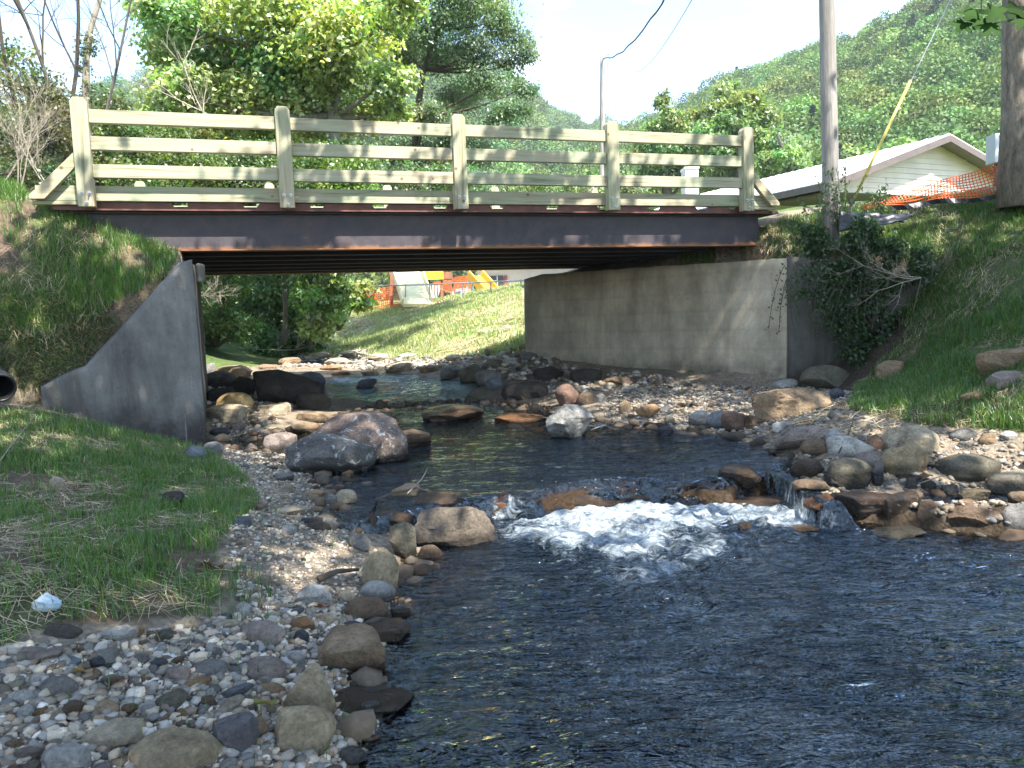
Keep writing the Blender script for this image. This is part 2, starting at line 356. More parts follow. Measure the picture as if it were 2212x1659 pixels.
def ground_mat():
    m, t, p, o = new_mat('ground')
    a = t.nodes.new('ShaderNodeVertexColor'); a.layer_name = 'Col'
    n = noise_n(t, 3.5, 9, 0.7); r = ramp(t, [(0.3, (.62,)*3), (0.7, (1.3,)*3)]); t.links.new(n.outputs['Fac'], r.inputs['Fac'])
    c = mixc(t, 1.0, a.outputs['Color'], r.outputs['Color'], 'MULTIPLY')
    v = t.nodes.new('ShaderNodeTexVoronoi'); v.inputs['Scale'].default_value = 34
    tcn = t.nodes.new('ShaderNodeTexCoord'); t.links.new(tcn.outputs['Object'], v.inputs['Vector'])
    rr = ramp(t, [(0, (.6,.6,.62)), (1, (1.35,1.3,1.2))]); 
    sep = t.nodes.new('ShaderNodeSeparateColor'); t.links.new(v.outputs['Color'], sep.inputs['Color']); t.links.new(sep.outputs[0], rr.inputs['Fac'])
    c = mixc(t, .8, c, mixc(t, 1.0, c, rr.outputs['Color'], 'MULTIPLY'))
    t.links.new(c, p.inputs['Base Color']); p.inputs['Roughness'].default_value = .9; p.inputs['Specular IOR Level'].default_value = .2
    nb = noise_n(t, 30, 8, 0.75); ad = t.nodes.new('ShaderNodeMath'); ad.operation = 'SUBTRACT'
    t.links.new(nb.outputs['Fac'], ad.inputs[0]); t.links.new(v.outputs['Distance'], ad.inputs[1]); bump(t, p, ad.outputs[0], .7, .02)
    return m
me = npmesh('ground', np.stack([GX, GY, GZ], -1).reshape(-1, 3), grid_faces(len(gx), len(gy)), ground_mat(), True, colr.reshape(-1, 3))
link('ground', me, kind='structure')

# water mesh -----------------------------------------------------------
def foam_mask(x, y):
    px, py = proj(np.stack([x, y, wlevel(x, y)], -1).reshape(-1, 3)); px = px.reshape(x.shape); py = py.reshape(x.shape)
    def blob(P, s): 
        r = np.zeros(x.shape)
        for cx, cy, rx, ry, a in P: r = np.maximum(r, a*np.exp(-(((px-cx)/rx)**2+((py-cy)/ry)**2)**1.3))
        return r
    f = blob([(1230,1116,120,20,1),(1180,1124,110,24,.85),(1400,1098,130,22,1),(1530,1088,110,18,.95),(1340,1110,200,38,1),(1260,1150,130,44,1),(1440,1120,160,44,.95),(1370,1172,100,46,.95),(1400,1200,70,36,.6),(1445,1228,50,20,.75),(1470,1280,70,26,.35),(1100,1100,60,20,.8),
       (1560,1106,200,30,.9),(1700,1122,130,20,.9),(1150,1150,90,26,.7),(1770,1130,90,16,.5),(1620,1045,50,22,.6),(1700,1060,60,30,.5),(1560,1130,120,22,.5),(1400,1240,150,46,.55),(1500,1180,170,40,.6),(1250,1190,100,40,.45),(1620,1160,180,30,.32),(1460,1290,120,50,.42),(1380,1260,100,30,.4),(1560,1220,120,26,.4),(1280,1120,60,24,1)], 1)
    f = np.maximum(f, blob([(740,822,70,10,.85),(820,818,80,9,.7),(880,826,90,9,.5),(500,800,60,10,.5),(1070,908,60,8,.35),(1230,930,160,26,.22),(1290,920,60,8,.5),(905,975,60,14,.1),(790,1170,26,22,.5),(930,832,160,20,.3)], 1))
    # the falling sheet over the ledge
    d = y-weir_y(x); f = f*(1-sstep(-.19, -.12, d)*(1-sstep(.9, 1.3, d))*(x < DZ(1760,1080,.2)[0])); fall = np.exp(-((d+0.06)/0.07)**2)
    st = 0.10 + 0.25*vnoise(x*1.0, y*.1, .09, 31, 2)
    st = st + .55*np.exp(-(((px-1070)/75)**2)) + .25*np.exp(-(((px-1350)/14)**2)) + .2*np.exp(-(((px-1560)/60)**2))
    f = np.maximum(f, fall*st*(x < DZ(1760,1080,.2)[0])*(x > DZ(1000,1080,.2)[0]))
    return f
def wave(x, y):
    fm = np.clip(foam_mask(x, y), 0, 1)
    ch = 0.5+0.5*sstep(-1.5, 1.0, x-0.1*y)
    w1 = 0.030*vnoise(x+0.25*np.sin(y*2.2), y*1.7, 0.55, 41, 3) + 0.018*vnoise(x*.9, y*2.0, 0.20, 42, 2) + .006*vnoise(x, y*1.6, .07, 43, 2)
    r_ = np.hypot(x-1.2, y-7.0); w1 = w1 + 0.008*np.sin(r_*11+2.4*vnoise(x, y, 1.0, 44, 2)*2)*sstep(2, 3, r_)*(1-sstep(5.5, 7.5, r_))
    up_ = sstep(0, .3, y-weir_y(x)); w1 = w1*(.55+.9*sstep(-.5,.5,vnoise(x, y, 1.3, 47, 2))); w1 = w1*(1-0.55*up_*(1-sstep(13.5, 15, y)))
    w1 = w1 + fm*(0.07*np.abs(vnoise(x, y, .22, 45, 3))+0.045*vnoise(x, y, .08, 46, 2)+.015)
    return w1*ch, fm
wx = axis([(-9,-2.5,70),(-2.5,6.5,400),(6.5,12,70)]); wy = axis([(-3,1.5,20),(1.5,5,170),(5,8.3,190),(8.3,14,150),(14,22,100),(22,40,50)])
AX, AY = np.meshgrid(wx, wy); wv, fm = wave(AX, AY); AZ = wlevel(AX, AY)+wv
Vw = np.stack([AX, AY, AZ], -1).reshape(-1, 3); Fw = grid_faces(len(wx), len(wy))
hz = (H(AX, AY)-AZ).ravel(); keep = (hz[Fw] < 0.12).any(1); keep &= ~((Vw[Fw[:, 0], 0] > 3.2) & (Vw[Fw[:, 0], 1] > 13.5))
def compact(V, F, *extra):
    u, inv = np.unique(F, return_inverse=True); return (V[u], inv.reshape(F.shape), *[e[u] for e in extra])
Vw, Fw, fw_, dw_ = compact(Vw, Fw[keep], fm.ravel(), np.clip(-hz/.28, 0, 1))
def water_mat():
    m, t, p, o = new_mat('water'); t.nodes.remove(p)
    gl = t.nodes.new('ShaderNodeBsdfGlossy'); gl.inputs['Roughness'].default_value = .02; gl.inputs['Color'].default_value = (.76,.90,1,1)  # cool light of the shaded creek is put into the reflection tint
    tr = t.nodes.new('ShaderNodeBsdfTransparent'); tr.inputs['Color'].default_value = (.40,.32,.21,1)
    a = t.nodes.new('ShaderNodeVertexColor'); a.layer_name = 'Col'; sp = t.nodes.new('ShaderNodeSeparateColor'); t.links.new(a.outputs['Color'], sp.inputs['Color'])
    rd = ramp(t, [(0, (.85,.74,.54)), (.5, (.42,.33,.2)), (1, (.20,.19,.15))]); t.links.new(sp.outputs[1], rd.inputs['Fac']); t.links.new(rd.outputs['Color'], tr.inputs['Color'])
    fr = t.nodes.new('ShaderNodeFresnel'); fr.inputs['IOR'].default_value = 1.75
    mx_ = t.nodes.new('ShaderNodeMixShader'); t.links.new(fr.outputs[0], mx_.inputs[0]); t.links.new(tr.outputs[0], mx_.inputs[1]); t.links.new(gl.outputs[0], mx_.inputs[2])
    nb = noise_n(t, 6.2, 2.6, .5, mapping=(.8, 2.0, 1), dist=1.7); nb2 = noise_n(t, 38, 2, .5, mapping=(1, 1.6, 1))
    ad = t.nodes.new('ShaderNodeMath'); ad.operation = 'MULTIPLY_ADD'; t.links.new(nb2.outputs['Fac'], ad.inputs[0]); ad.inputs[1].default_value = .14; t.links.new(nb.outputs['Fac'], ad.inputs[2])
    b = t.nodes.new('ShaderNodeBump'); b.inputs['Strength'].default_value = .8; b.inputs['Distance'].default_value = .066; nl_ = noise_n(t, .9, 3, .5, dist=.6); rl_ = ramp(t, [(.36, (.5,)*3), (.62, (1.2,)*3)]); t.links.new(nl_.outputs['Fac'], rl_.inputs['Fac']); am_ = t.nodes.new('ShaderNodeMath'); am_.operation = 'MULTIPLY'; t.links.new(ad.outputs[0], am_.inputs[0]); t.links.new(rl_.outputs['Color'], am_.inputs[1]); t.links.new(am_.outputs[0], b.inputs['Height'])
    t.links.new(b.outputs[0], gl.inputs['Normal']); t.links.new(b.outputs[0], fr.inputs['Normal'])
    # foam
    nf = noise_n(t, 8, 9, .74, dist=1.4, mapping=(1, 1, .35))
    s = t.nodes.new('ShaderNodeMath'); s.operation = 'MULTIPLY_ADD'; t.links.new(sp.outputs[0], s.inputs[0]); s.inputs[1].default_value = .44; t.links.new(nf.outputs['Fac'], s.inputs[2])
    r = ramp(t, [(0.69, (0, 0, 0)), (.80, (.4,)*3), (0.94, (1, 1, 1))]); t.links.new(s.outputs[0], r.inputs['Fac'])
    nfc = noise_n(t, 15, 8, .75, dist=.8, mapping=(1, 1.5, 1)); rfc = ramp(t, [(.36, (.10,.13,.15)), (.50, (.28,.33,.37)), (.66, (.60,.66,.71))]); t.links.new(nfc.outputs['Fac'], rfc.inputs['Fac'])
    fo = t.nodes.new('ShaderNodeBsdfPrincipled'); t.links.new(rfc.outputs['Color'], fo.inputs['Base Color']); fo.inputs['Roughness'].default_value = .5
    nf2 = noise_n(t, 45, 5, .7); b2 = t.nodes.new('ShaderNodeBump'); b2.inputs['Strength'].default_value = .8; b2.inputs['Distance'].default_value = .03; t.links.new(nf2.outputs['Fac'], b2.inputs['Height']); t.links.new(b2.outputs[0], fo.inputs['Normal'])
    m3 = t.nodes.new('ShaderNodeMixShader'); t.links.new(r.outputs['Color'], m3.inputs[0]); t.links.new(mx_.outputs[0], m3.inputs[1]); t.links.new(fo.outputs[0], m3.inputs[2])
    t.links.new(m3.outputs[0], o.inputs['Surface']); return m
me = npmesh('water', Vw, Fw, water_mat(), True, np.stack([fw_, dw_, dw_], 1))
link('water', me, kind='structure')
# ------------------------------------------------------------------ concrete walls
def concrete_mat(name, base, dark=.45, boards=False, streak=1.0):
    m, t, p, o = new_mat(name); base = np.array(base)
    n = noise_n(t, 1.3, 9, .65); r = ramp(t, [(.3, tuple(base*.62)), (.55, tuple(base)), (.75, tuple(np.minimum(base*1.35, 1)))]); t.links.new(n.outputs['Fac'], r.inputs['Fac'])
    c = r.outputs['Color']
    ns = noise_n(t, 1.3, 7, .72, mapping=(1.6, 1.6, .35), dist=.5); rs = ramp(t, [(.38, (.45,.42,.38)), (.6, (1.08,1.06,1.02))]); t.links.new(ns.outputs['Fac'], rs.inputs['Fac'])
    c = mixc(t, .75*streak, c, mixc(t, 1.0, c, rs.outputs['Color'], 'MULTIPLY'))
    tcn = t.nodes.new('ShaderNodeTexCoord'); sx = t.nodes.new('ShaderNodeSeparateXYZ'); t.links.new(tcn.outputs['Object'], sx.inputs[0])
    # damp dark foot
    mr = t.nodes.new('ShaderNodeMapRange'); mr.inputs['From Min'].default_value = .25; mr.inputs['From Max'].default_value = 1.25; mr.inputs['To Min'].default_value = 1; mr.inputs['To Max'].default_value = 0
    t.links.new(sx.outputs['Z'], mr.inputs['Value']); nf = noise_n(t, 3, 7, .7); mm = t.nodes.new('ShaderNodeMath'); mm.operation = 'MULTIPLY'; t.links.new(mr.outputs[0], mm.inputs[0]); t.links.new(nf.outputs['Fac'], mm.inputs[1])
    rf = ramp(t, [(.17, (0,0,0)), (.46, (1,1,1))]); t.links.new(mm.outputs[0], rf.inputs['Fac'])
    c = mixc(t, rf.outputs['Color'], c, mixc(t, .85, c, (.035,.03,.026)))
    # pale lime runs and black specks
    nl = noise_n(t, 5, 5, .7, mapping=(3, 3, .12)); rl = ramp(t, [(.66, (0,0,0)), (.72, (1,1,1))]); t.links.new(nl.outputs['Fac'], rl.inputs['Fac'])
    c = mixc(t, mixc(t, 1.0, rl.outputs['Color'], (.35,.35,.35), 'MULTIPLY'), c, (.5,.48,.44))
    nk = noise_n(t, 26, 6, .8); rk = ramp(t, [(.30, (.25,.24,.22)), (.42, (1,1,1))]); t.links.new(nk.outputs['Fac'], rk.inputs['Fac'])
    c = mixc(t, .8, c, mixc(t, 1.0, c, rk.outputs['Color'], 'MULTIPLY'))
    h = nk.outputs['Fac']
    if boards:
        wv_ = t.nodes.new('ShaderNodeTexWave'); wv_.bands_direction = 'Z'; wv_.inputs['Scale'].default_value = .95; wv_.inputs['Distortion'].default_value = .6; wv_.inputs['Detail'].default_value = 3; wv_.inputs['Detail Scale'].default_value = 2
        t.links.new(tcn.outputs['Object'], wv_.inputs['Vector']); rw = ramp(t, [(0, (.6,.58,.55)), (.12, (1,1,1)), (1, (1.06,1.05,1.04))]); t.links.new(wv_.outputs['Fac'], rw.inputs['Fac'])
        c = mixc(t, .18, c, mixc(t, 1.0, c, rw.outputs['Color'], 'MULTIPLY'))
    t.links.new(c, p.inputs['Base Color']); p.inputs['Roughness'].default_value = .88; p.inputs['Specular IOR Level'].default_value = .25
    nb = noise_n(t, 60, 6, .75); ad = t.nodes.new('ShaderNodeMath'); ad.operation = 'ADD'; t.links.new(nb.outputs['Fac'], ad.inputs[0]); t.links.new(h, ad.inputs[1]); bump(t, p, ad.outputs[0], .6, .012)
    return m
C_L = concrete_mat('concrete_left', (.20,.195,.185), streak=1.0); C_R = concrete_mat('concrete_right', (.53,.46,.35), boards=True, streak=.6); C_D = concrete_mat('concrete_wing_shaded', (.12,.115,.105), streak=1.0)  # right wing wall's deep shade is put into its darker concrete
def wall_mesh(line, z0, tops, thick, mat, side=1, name='wall', step=.12, rough=.012, foot=0.0):
    """vertical wall following plan polyline `line` (front face), thickness to the `side`; tops = heights per vertex; foot = batter"""
    line = [np.array(p, float) for p in line]; pts = []; tz = []; 
    for i in range(len(line)-1):
        n = max(1, int(np.linalg.norm(line[i+1]-line[i])/step))
        for k in range(n): f = k/n; pts.append(line[i]*(1-f)+line[i+1]*f); tz.append(tops[i]*(1-f)+tops[i+1]*f)
    pts.append(line[-1]); tz.append(tops[-1]); pts = np.array(pts); tz = np.array(tz)
    d = np.gradient(pts, axis=0); d /= np.linalg.norm(d, axis=1)[:, None]; nr = np.stack([-d[:, 1], d[:, 0]], 1)*side
    m = len(pts); nzs = 22; V = []
    tz = tz + .02*vnoise(np.arange(m)*step, np.zeros(m), .25, 71, 2)
    for j in range(nzs+1):
        z = z0 + (tz-z0)*j/nzs; q = pts - nr*(foot*(tz-z)[:, None]) + nr*(rough*vnoise(np.arange(m)*step, z, .35, 72, 2))[:, None]
        V.append(np.column_stack([q, z]))
    V.append(np.column_stack([pts+nr*thick, tz+.01])); V.append(np.column_stack([pts+nr*thick, np.full(m, z0)]))
    V = np.array(V); ny = len(V); F = grid_faces(m, ny)
    if side > 0: F = F[:, ::-1]
    V = V.reshape(-1, 3); idx = np.arange(ny*m).reshape(ny, m)
    caps = [list(idx[:, 0]), list(idx[::-1, -1])]
    me = bpy.data.meshes.new(name); me.from_pydata([tuple(v) for v in V], [], [tuple(f) for f in F]+[tuple(int(i) for i in c) for c in caps]); me.materials.append(mat); me.update(); me.polygons.foreach_set('use_smooth', [i < len(F)-2*(m-1) for i in range(len(me.polygons))])
    return me
def zat(x, y, P): return float(DY(x, y, P[1])[2])
LEm = LE+(LC-LE)*.36
aw = empty('bridge_abutment', (*LC, 0), label='grey concrete abutment wall with sloping top under the left bridge end', cat='retaining wall')
def W2(me, name, par): 
    o = link(name, me, par); o.matrix_parent_inverse = Matrix.Translation(-Vector(par.location)); return o
def on_wall(dx, dy):
    r_ = ray(dx, dy); e = LC-LE; A_ = np.array([[r_[0], -e[0]], [r_[1], -e[1]]]); t_, u_ = np.linalg.solve(A_, LE-CP[:2]); return LE+e*u_, float(CP[2]+r_[2]*t_)
_w = [on_wall(*q) for q in [(88,836),(130,812),(185,790),(300,668),(392,566),(415,560)]]
W2(wall_mesh([q[0] for q in _w], -.3, [q[1] for q in _w], .24, C_L, 1, 'wing_wall', foot=.03), 'wing_wall', aw)
W2(wall_mesh([LC+(LB-LC)*.005, LC+(LB-LC)*.06, LB], -.3, [2.5, 2.52, 2.5], .05, C_L, 1, 'breast_wall'), 'breast_wall', aw)
sl_ = MB().box((LC[0]-.03, LC[1]+.12, 2.28), (LC[0]+.035, LC[1]+.30, 2.52)); W2(sl_.mesh('spall', C_L, bevel=.03), 'broken_corner', aw)
ar = empty('bridge_abutment', (*RA, 0), label='tan concrete abutment wall with form lines under the right bridge end', cat='retaining wall')
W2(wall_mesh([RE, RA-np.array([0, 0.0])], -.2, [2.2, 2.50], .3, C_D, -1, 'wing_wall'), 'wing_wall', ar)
RM = RB+(RA-RB)*.12+np.array([-.10,-.12])
W2(wall_mesh([RA, RB+(RA-RB)*.5, RM, RB, RB+np.array([.35,.55])], -.2, [2.47, 2.52, 2.56, 2.50, 2.5], .4, C_R, -1, 'breast_wall', foot=.02), 'breast_wall', ar)

# ------------------------------------------------------------------ bridge (local x along the span, y across, z up)
def wood_mat(name, ax, base=(.35,.335,.255)):
    m, t, p, o = new_mat(name); base = np.array(base)
    s = [22, 22, 22]; s[ax] = 1.2
    oi = t.nodes.new('ShaderNodeObjectInfo'); tcn = t.nodes.new('ShaderNodeTexCoord'); va = t.nodes.new('ShaderNodeVectorMath'); va.operation = 'ADD'
    cx = t.nodes.new('ShaderNodeCombineXYZ'); mu = t.nodes.new('ShaderNodeMath'); mu.operation = 'MULTIPLY'; mu.inputs[1].default_value = 37; t.links.new(oi.outputs['Random'], mu.inputs[0])
    for k in range(3): t.links.new(mu.outputs[0], cx.inputs[k])
    t.links.new(tcn.outputs['Object'], va.inputs[0]); t.links.new(cx.outputs[0], va.inputs[1])
    n = noise_n(t, 1, 6, .6, vec=va.outputs[0], mapping=tuple(s), dist=.6)
    r = ramp(t, [(.3, tuple(base*[.58,.53,.48])), (.46, tuple(base)), (.72, tuple(base*[1.25,1.28,1.35]))]); t.links.new(n.outputs['Fac'], r.inputs['Fac'])
    n2 = noise_n(t, 1.1, 4, .6, vec=va.outputs[0]); r2 = ramp(t, [(.35, (.86,.98,.86)), (.65, (1.12,1.02,.95))]); t.links.new(n2.outputs['Fac'], r2.inputs['Fac'])
    c = mixc(t, 1.0, r.outputs['Color'], r2.outputs['Color'], 'MULTIPLY')
    v = t.nodes.new('ShaderNodeTexVoronoi'); v.inputs['Scale'].default_value = 3.1; t.links.new(va.outputs[0], v.inputs['Vector'])
    rv = ramp(t, [(.05, (.30,.2,.12)), (.085, (1,1,1))]); t.links.new(v.outputs['Distance'], rv.inputs['Fac'])
    c = mixc(t, .8, c, mixc(t, 1.0, c, rv.outputs['Color'], 'MULTIPLY'))
    t.links.new(c, p.inputs['Base Color']); p.inputs['Roughness'].default_value = .75; p.inputs['Specular IOR Level'].default_value = .25
    bump(t, p, n.outputs['Fac'], .25, .004); return m
WD_X = wood_mat('lumber_rail', 0); WD_Z = wood_mat('lumber_post', 2, (.37,.34,.25)); WD_B = wood_mat('lumber_brace', 0, (.37,.33,.235))
STEEL = None
def steel_mat():
    m, t, p, o = new_mat('weathering_steel')
    n = noise_n(t, 5, 8, .7); r = ramp(t, [(.3, (.040,.036,.046)), (.55, (.062,.052,.060)), (.75, (.10,.068,.062))]); t.links.new(n.outputs['Fac'], r.inputs['Fac'])
    tcn = t.nodes.new('ShaderNodeTexCoord'); sx = t.nodes.new('ShaderNodeSeparateXYZ'); t.links.new(tcn.outputs['Object'], sx.inputs[0])
    mr = t.nodes.new('ShaderNodeMapRange'); mr.inputs['From Min'].default_value = 2.72; mr.inputs['From Max'].default_value = 2.86; mr.inputs['To Min'].default_value = 1.15; mr.inputs['To Max'].default_value = 0
    t.links.new(sx.outputs['Z'], mr.inputs['Value']); mm = t.nodes.new('ShaderNodeMath'); mm.operation = 'MULTIPLY'; t.links.new(mr.outputs[0], mm.inputs[0]); t.links.new(n.outputs['Fac'], mm.inputs[1])
    rf = ramp(t, [(.25, (0,0,0)), (.5, (1,1,1))]); t.links.new(mm.outputs[0], rf.inputs['Fac'])
    c = mixc(t, rf.outputs['Color'], r.outputs['Color'], (.27,.12,.05))
    t.links.new(c, p.inputs['Base Color']); p.inputs['Roughness'].default_value = .62; p.inputs['Metallic'].default_value = .15; bump(t, p, n.outputs['Fac'], .2, .01); return m
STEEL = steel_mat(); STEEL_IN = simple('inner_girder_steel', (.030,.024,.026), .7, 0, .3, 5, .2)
RED = simple('edge_plate_rust', (.135,.052,.038), .6, .1, .35, 7, .2)
GALV = simple('galvanised', (.42,.43,.44), .4, .8, .15, 20, .05)
DECKM = simple('deck_underside', (.03,.025,.022), .7, .1, .3, 4, .2); ASPH = simple('asphalt', (.05,.05,.05), .9, 0, .3, 40, .5)
br = empty('road_bridge', (*BR0, 0), math.atan2(BU[1], BU[0]), label='steel girder road bridge with pale wooden post and rail guards over the creek', cat='bridge')
WID = 6.0; ZB, ZT = 2.728, 3.238
for gi in range(7):
    yc = .37 + gi*(WID-.74)/6
    g = MB(); x0, x1 = -.45, 10.12
    g.prism([(yc-.1,ZB),(yc+.1,ZB),(yc+.1,ZB+.018),(yc+.006,ZB+.018),(yc+.006,ZT-.018),(yc+.1,ZT-.018),(yc+.1,ZT),(yc-.1,ZT),(yc-.1,ZT-.018),(yc-.006,ZT-.018),(yc-.006,ZB+.018),(yc-.1,ZB+.018)], 0, x0, x1)
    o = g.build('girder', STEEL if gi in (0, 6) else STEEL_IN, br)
for xs in (1.9, 4.4, 6.9):
    c_ = MB()
    for gi in range(6):
        ya = .37+gi*(WID-.74)/6+.012; yb = .37+(gi+1)*(WID-.74)/6-.012
        c_.box((xs-.03, ya, ZB+.12), (xs+.03, yb, ZB+.34))
    c_.build('cross_frame', STEEL_IN, br)
dk = MB()   # corrugated deck, troughs across the span
P_ = []; per = .87; xx = -1.0
prof = []
x = -.45
while x < 10.4:
    prof += [(x, 3.262), (x+.10, 3.262), (x+.17, 3.292), (x+.37, 3.292), (x+.435, 3.262)]; x += per/2
prof = [p for p in prof if p[0] <= 10.4]
dk.prism(prof + [(10.4, 3.242), (-.45, 3.242)], 1, .175, WID-.175)
dk.build('deck', DECKM, br)
MB().box((-.45, .46, 3.2925), (10.4, WID-.46, 3.33)).build('road_surface', ASPH, br)
for sy, yy in ((-1, .165), (1, WID-.165)):
    e = MB(); a, b = yy-.006, yy+.006
    e.box((-.42, a, 3.239), (10.18, b, 3.272))
    x = -.42; first = True
    segs = [(-.42, .95, True)]
    x = .95+.24
    while x < 9.5: segs.append((x, x+.63, False)); x += .87
    segs.append((9.55, 10.18, True))
    segs = [s_ for s_ in segs if s_[0] < 9.4 or s_[2]]
    for i, (s0, s1, big) in enumerate(segs):
        if not big and s1 > 9.42: s1 = 9.4
        e.prism([(s0-(0 if i == 0 else .055), 3.272), (s1+(0 if i == len(segs)-1 else .055), 3.272), (s1, 3.342), (s0, 3.342)], 1, a, b)
    e.build('edge_plate', RED, br)
    MB().box((-.58, yy-.065 if sy < 0 else yy-.075, 3.348), (10.22, yy+.075 if sy < 0 else yy+.065, 3.535)).build('curb', WD_X, br, bevel=.006)
    tb = MB()
    for k in range(13): tb.box((.5+k*.87, yy+sy*-.02-.03, 3.272), (.62+k*.87, yy+sy*-.02+.12, 3.3545)) if False else None
POST_X = [2.412*i for i in range(5)]
pt = WD_Z
def post_mesh():
    m = MB().prism([(-.095,3.255),(.095,3.255),(.095,4.53),(.06,4.582),(-.06,4.582),(-.095,4.53)], 1, -.095, .06).mesh('rail_post', WD_Z, bevel=.008); return m
def bolt_mesh():
    b = MB(); b.tube([(0,0,0),(0,-.055,0)], .009, 8); b.tube([(0,0,0),(0,-.006,0)], .026, 10); b.tube([(0,-.006,0),(0,-.022,0)], .017, 6); return b.mesh('bolt', GALV)
pm = post_mesh(); bm_ = bolt_mesh()
rl = {}
for sy, y0 in ((1, 0.0), (-1, WID)):
    zrot = 0 if sy > 0 else math.pi
    for i, x in enumerate(POST_X):
        p = link('rail_post', pm, br); p.location = (x, y0+(.032 if sy > 0 else -.032), 0); p.rotation_euler = (0, 0, zrot)
        for bx, bz in ((-.042, 3.42), (.045, 3.42), (.005, 3.30)):
            b = link('bolt', bm_, p); b.location = (bx, -.095, bz)
    for i in range(4):
        for zt in (4.372, 4.04, 3.70):
            L0 = POST_X[i]+.097; L1 = POST_X[i+1]-.097
            key = round(zt, 2)
            if 'r' not in rl: rl['r'] = MB().box((0, -.045, -.082), (L1-L0, .045, .082)).mesh('rail', WD_X, bevel=.006)
            o = link('rail', rl['r'], br); o.location = (L0, y0+.03*sy, zt+random.uniform(-.006, .006)); o.rotation_euler = (0, random.uniform(-.0015, .0015), 0)
    ys = y0+.045*sy
    for xa, xb in ((-.09, -.62), (POST_X[4]+.09, POST_X[4]+.62)):
        s_ = MB(); d = 1 if xb > xa else -1
        s_.prism([(xa, 3.94), (xa, 3.76), (xb-d*.15, 3.352), (xb+d*.01, 3.352), (xb+d*.01, 3.40)], 1, ys-.045, ys+.045)
        s_.build('brace', WD_B, br, bevel=.005)
        q = MB().box((min(xa+d*.02, xb), ys+.05*sy, 3.30), (max(xa+d*.02, xb), ys+.10*sy, 3.344)) if sy > 0 else MB().box((min(xa+d*.02, xb), ys-.19, 3.30), (max(xa+d*.02, xb), ys-.05, 3.344))
        q.build('end_block', WD_B, br, bevel=.005)
# ------------------------------------------------------------------ foliage
def unit(v): return v/np.maximum(np.linalg.norm(v, axis=-1, keepdims=True), 1e-9)
def leaf_geo(P, size, aspect=.62, droop=.3, updir=.5, star=False, nrm=None):
    """one folded leaf per point; returns verts, faces"""
    n = len(P); size = np.broadcast_to(size, (n,))[:, None]
    a = unit(rng.normal(size=(n, 3)) + [0, 0, -droop]); nn = unit(rng.normal(size=(n, 3))*(1 if nrm is None else .55) + [0, 0, updir] + (0 if nrm is None else nrm)); b = unit(np.cross(nn, a)); nn = np.cross(a, b)
    h = aspect/2
    if star:   # lobed leaf, seven points round a stalk
        pts = [(0, 0), (.12, .5), (.42, .42), (.55, .2), (1.0, 0), (.55, -.2), (.42, -.42), (.12, -.5)]
        V = np.stack([P + a*size*u + b*size*v + nn*size*(-.25*abs(v)) for u, v in pts], 1)
        F = np.arange(n*8).reshape(n, 8); return V.reshape(-1, 3), [F[:, [0,1,2,3]], F[:, [0,3,4,5]], F[:, [0,5,6,7]]], 8
    V = np.stack([P, P+a*size*.5+b*size*h-nn*size*.08, P+a*size, P+a*size*.5-b*size*h-nn*size*.08], 1)
    return V.reshape(-1, 3), [np.arange(n*4).reshape(n, 4)], 4
def fol_mesh(name, P, size, colors, mat, **k):
    V, F, c = leaf_geo(P, size, **k); return npmesh(name, V, F, mat, False, np.repeat(colors, c, 0))
def var_cols(base, n, groups=None, sd=.18, hue=.12):
    base = np.array(base); v = np.exp(rng.normal(0, sd, (n, 1)))
    c = base*v; c[:, 0] *= np.exp(rng.normal(0, hue, n)); c[:, 2] *= np.exp(rng.normal(0, hue, n)); return np.clip(c, .004, .9)
LEAF = leaf_mat('leaves', .5); LEAF_D = leaf_mat('leaves_dull', .3, .6, .03)
def bark_mat(name, base, s=9, var=.4, zs=.25):
    m, t, p, o = new_mat(name); base = np.array(base); n = noise_n(t, s, 8, .72, mapping=(1, 1, zs)); r = ramp(t, [(.3, tuple(base*(1-var))), (.7, tuple(base*(1+var)))])
    t.links.new(n.outputs['Fac'], r.inputs['Fac']); t.links.new(r.outputs['Color'], p.inputs['Base Color']); p.inputs['Roughness'].default_value = .9; bump(t, p, n.outputs['Fac'], .8, .04); return m
BARK = bark_mat('bark_dark', (.085,.068,.05)); BARK_G = bark_mat('bark_grey', (.17,.15,.125)); BARK_P = bark_mat('bark_pale', (.30,.26,.2))
def bez(a, b, sag, n=6):
    a = np.array(a); b = np.array(b); c = (a+b)/2 + sag; t = np.linspace(0, 1, n)[:, None]
    return a*(1-t)**2 + 2*c*t*(1-t) + b*t**2
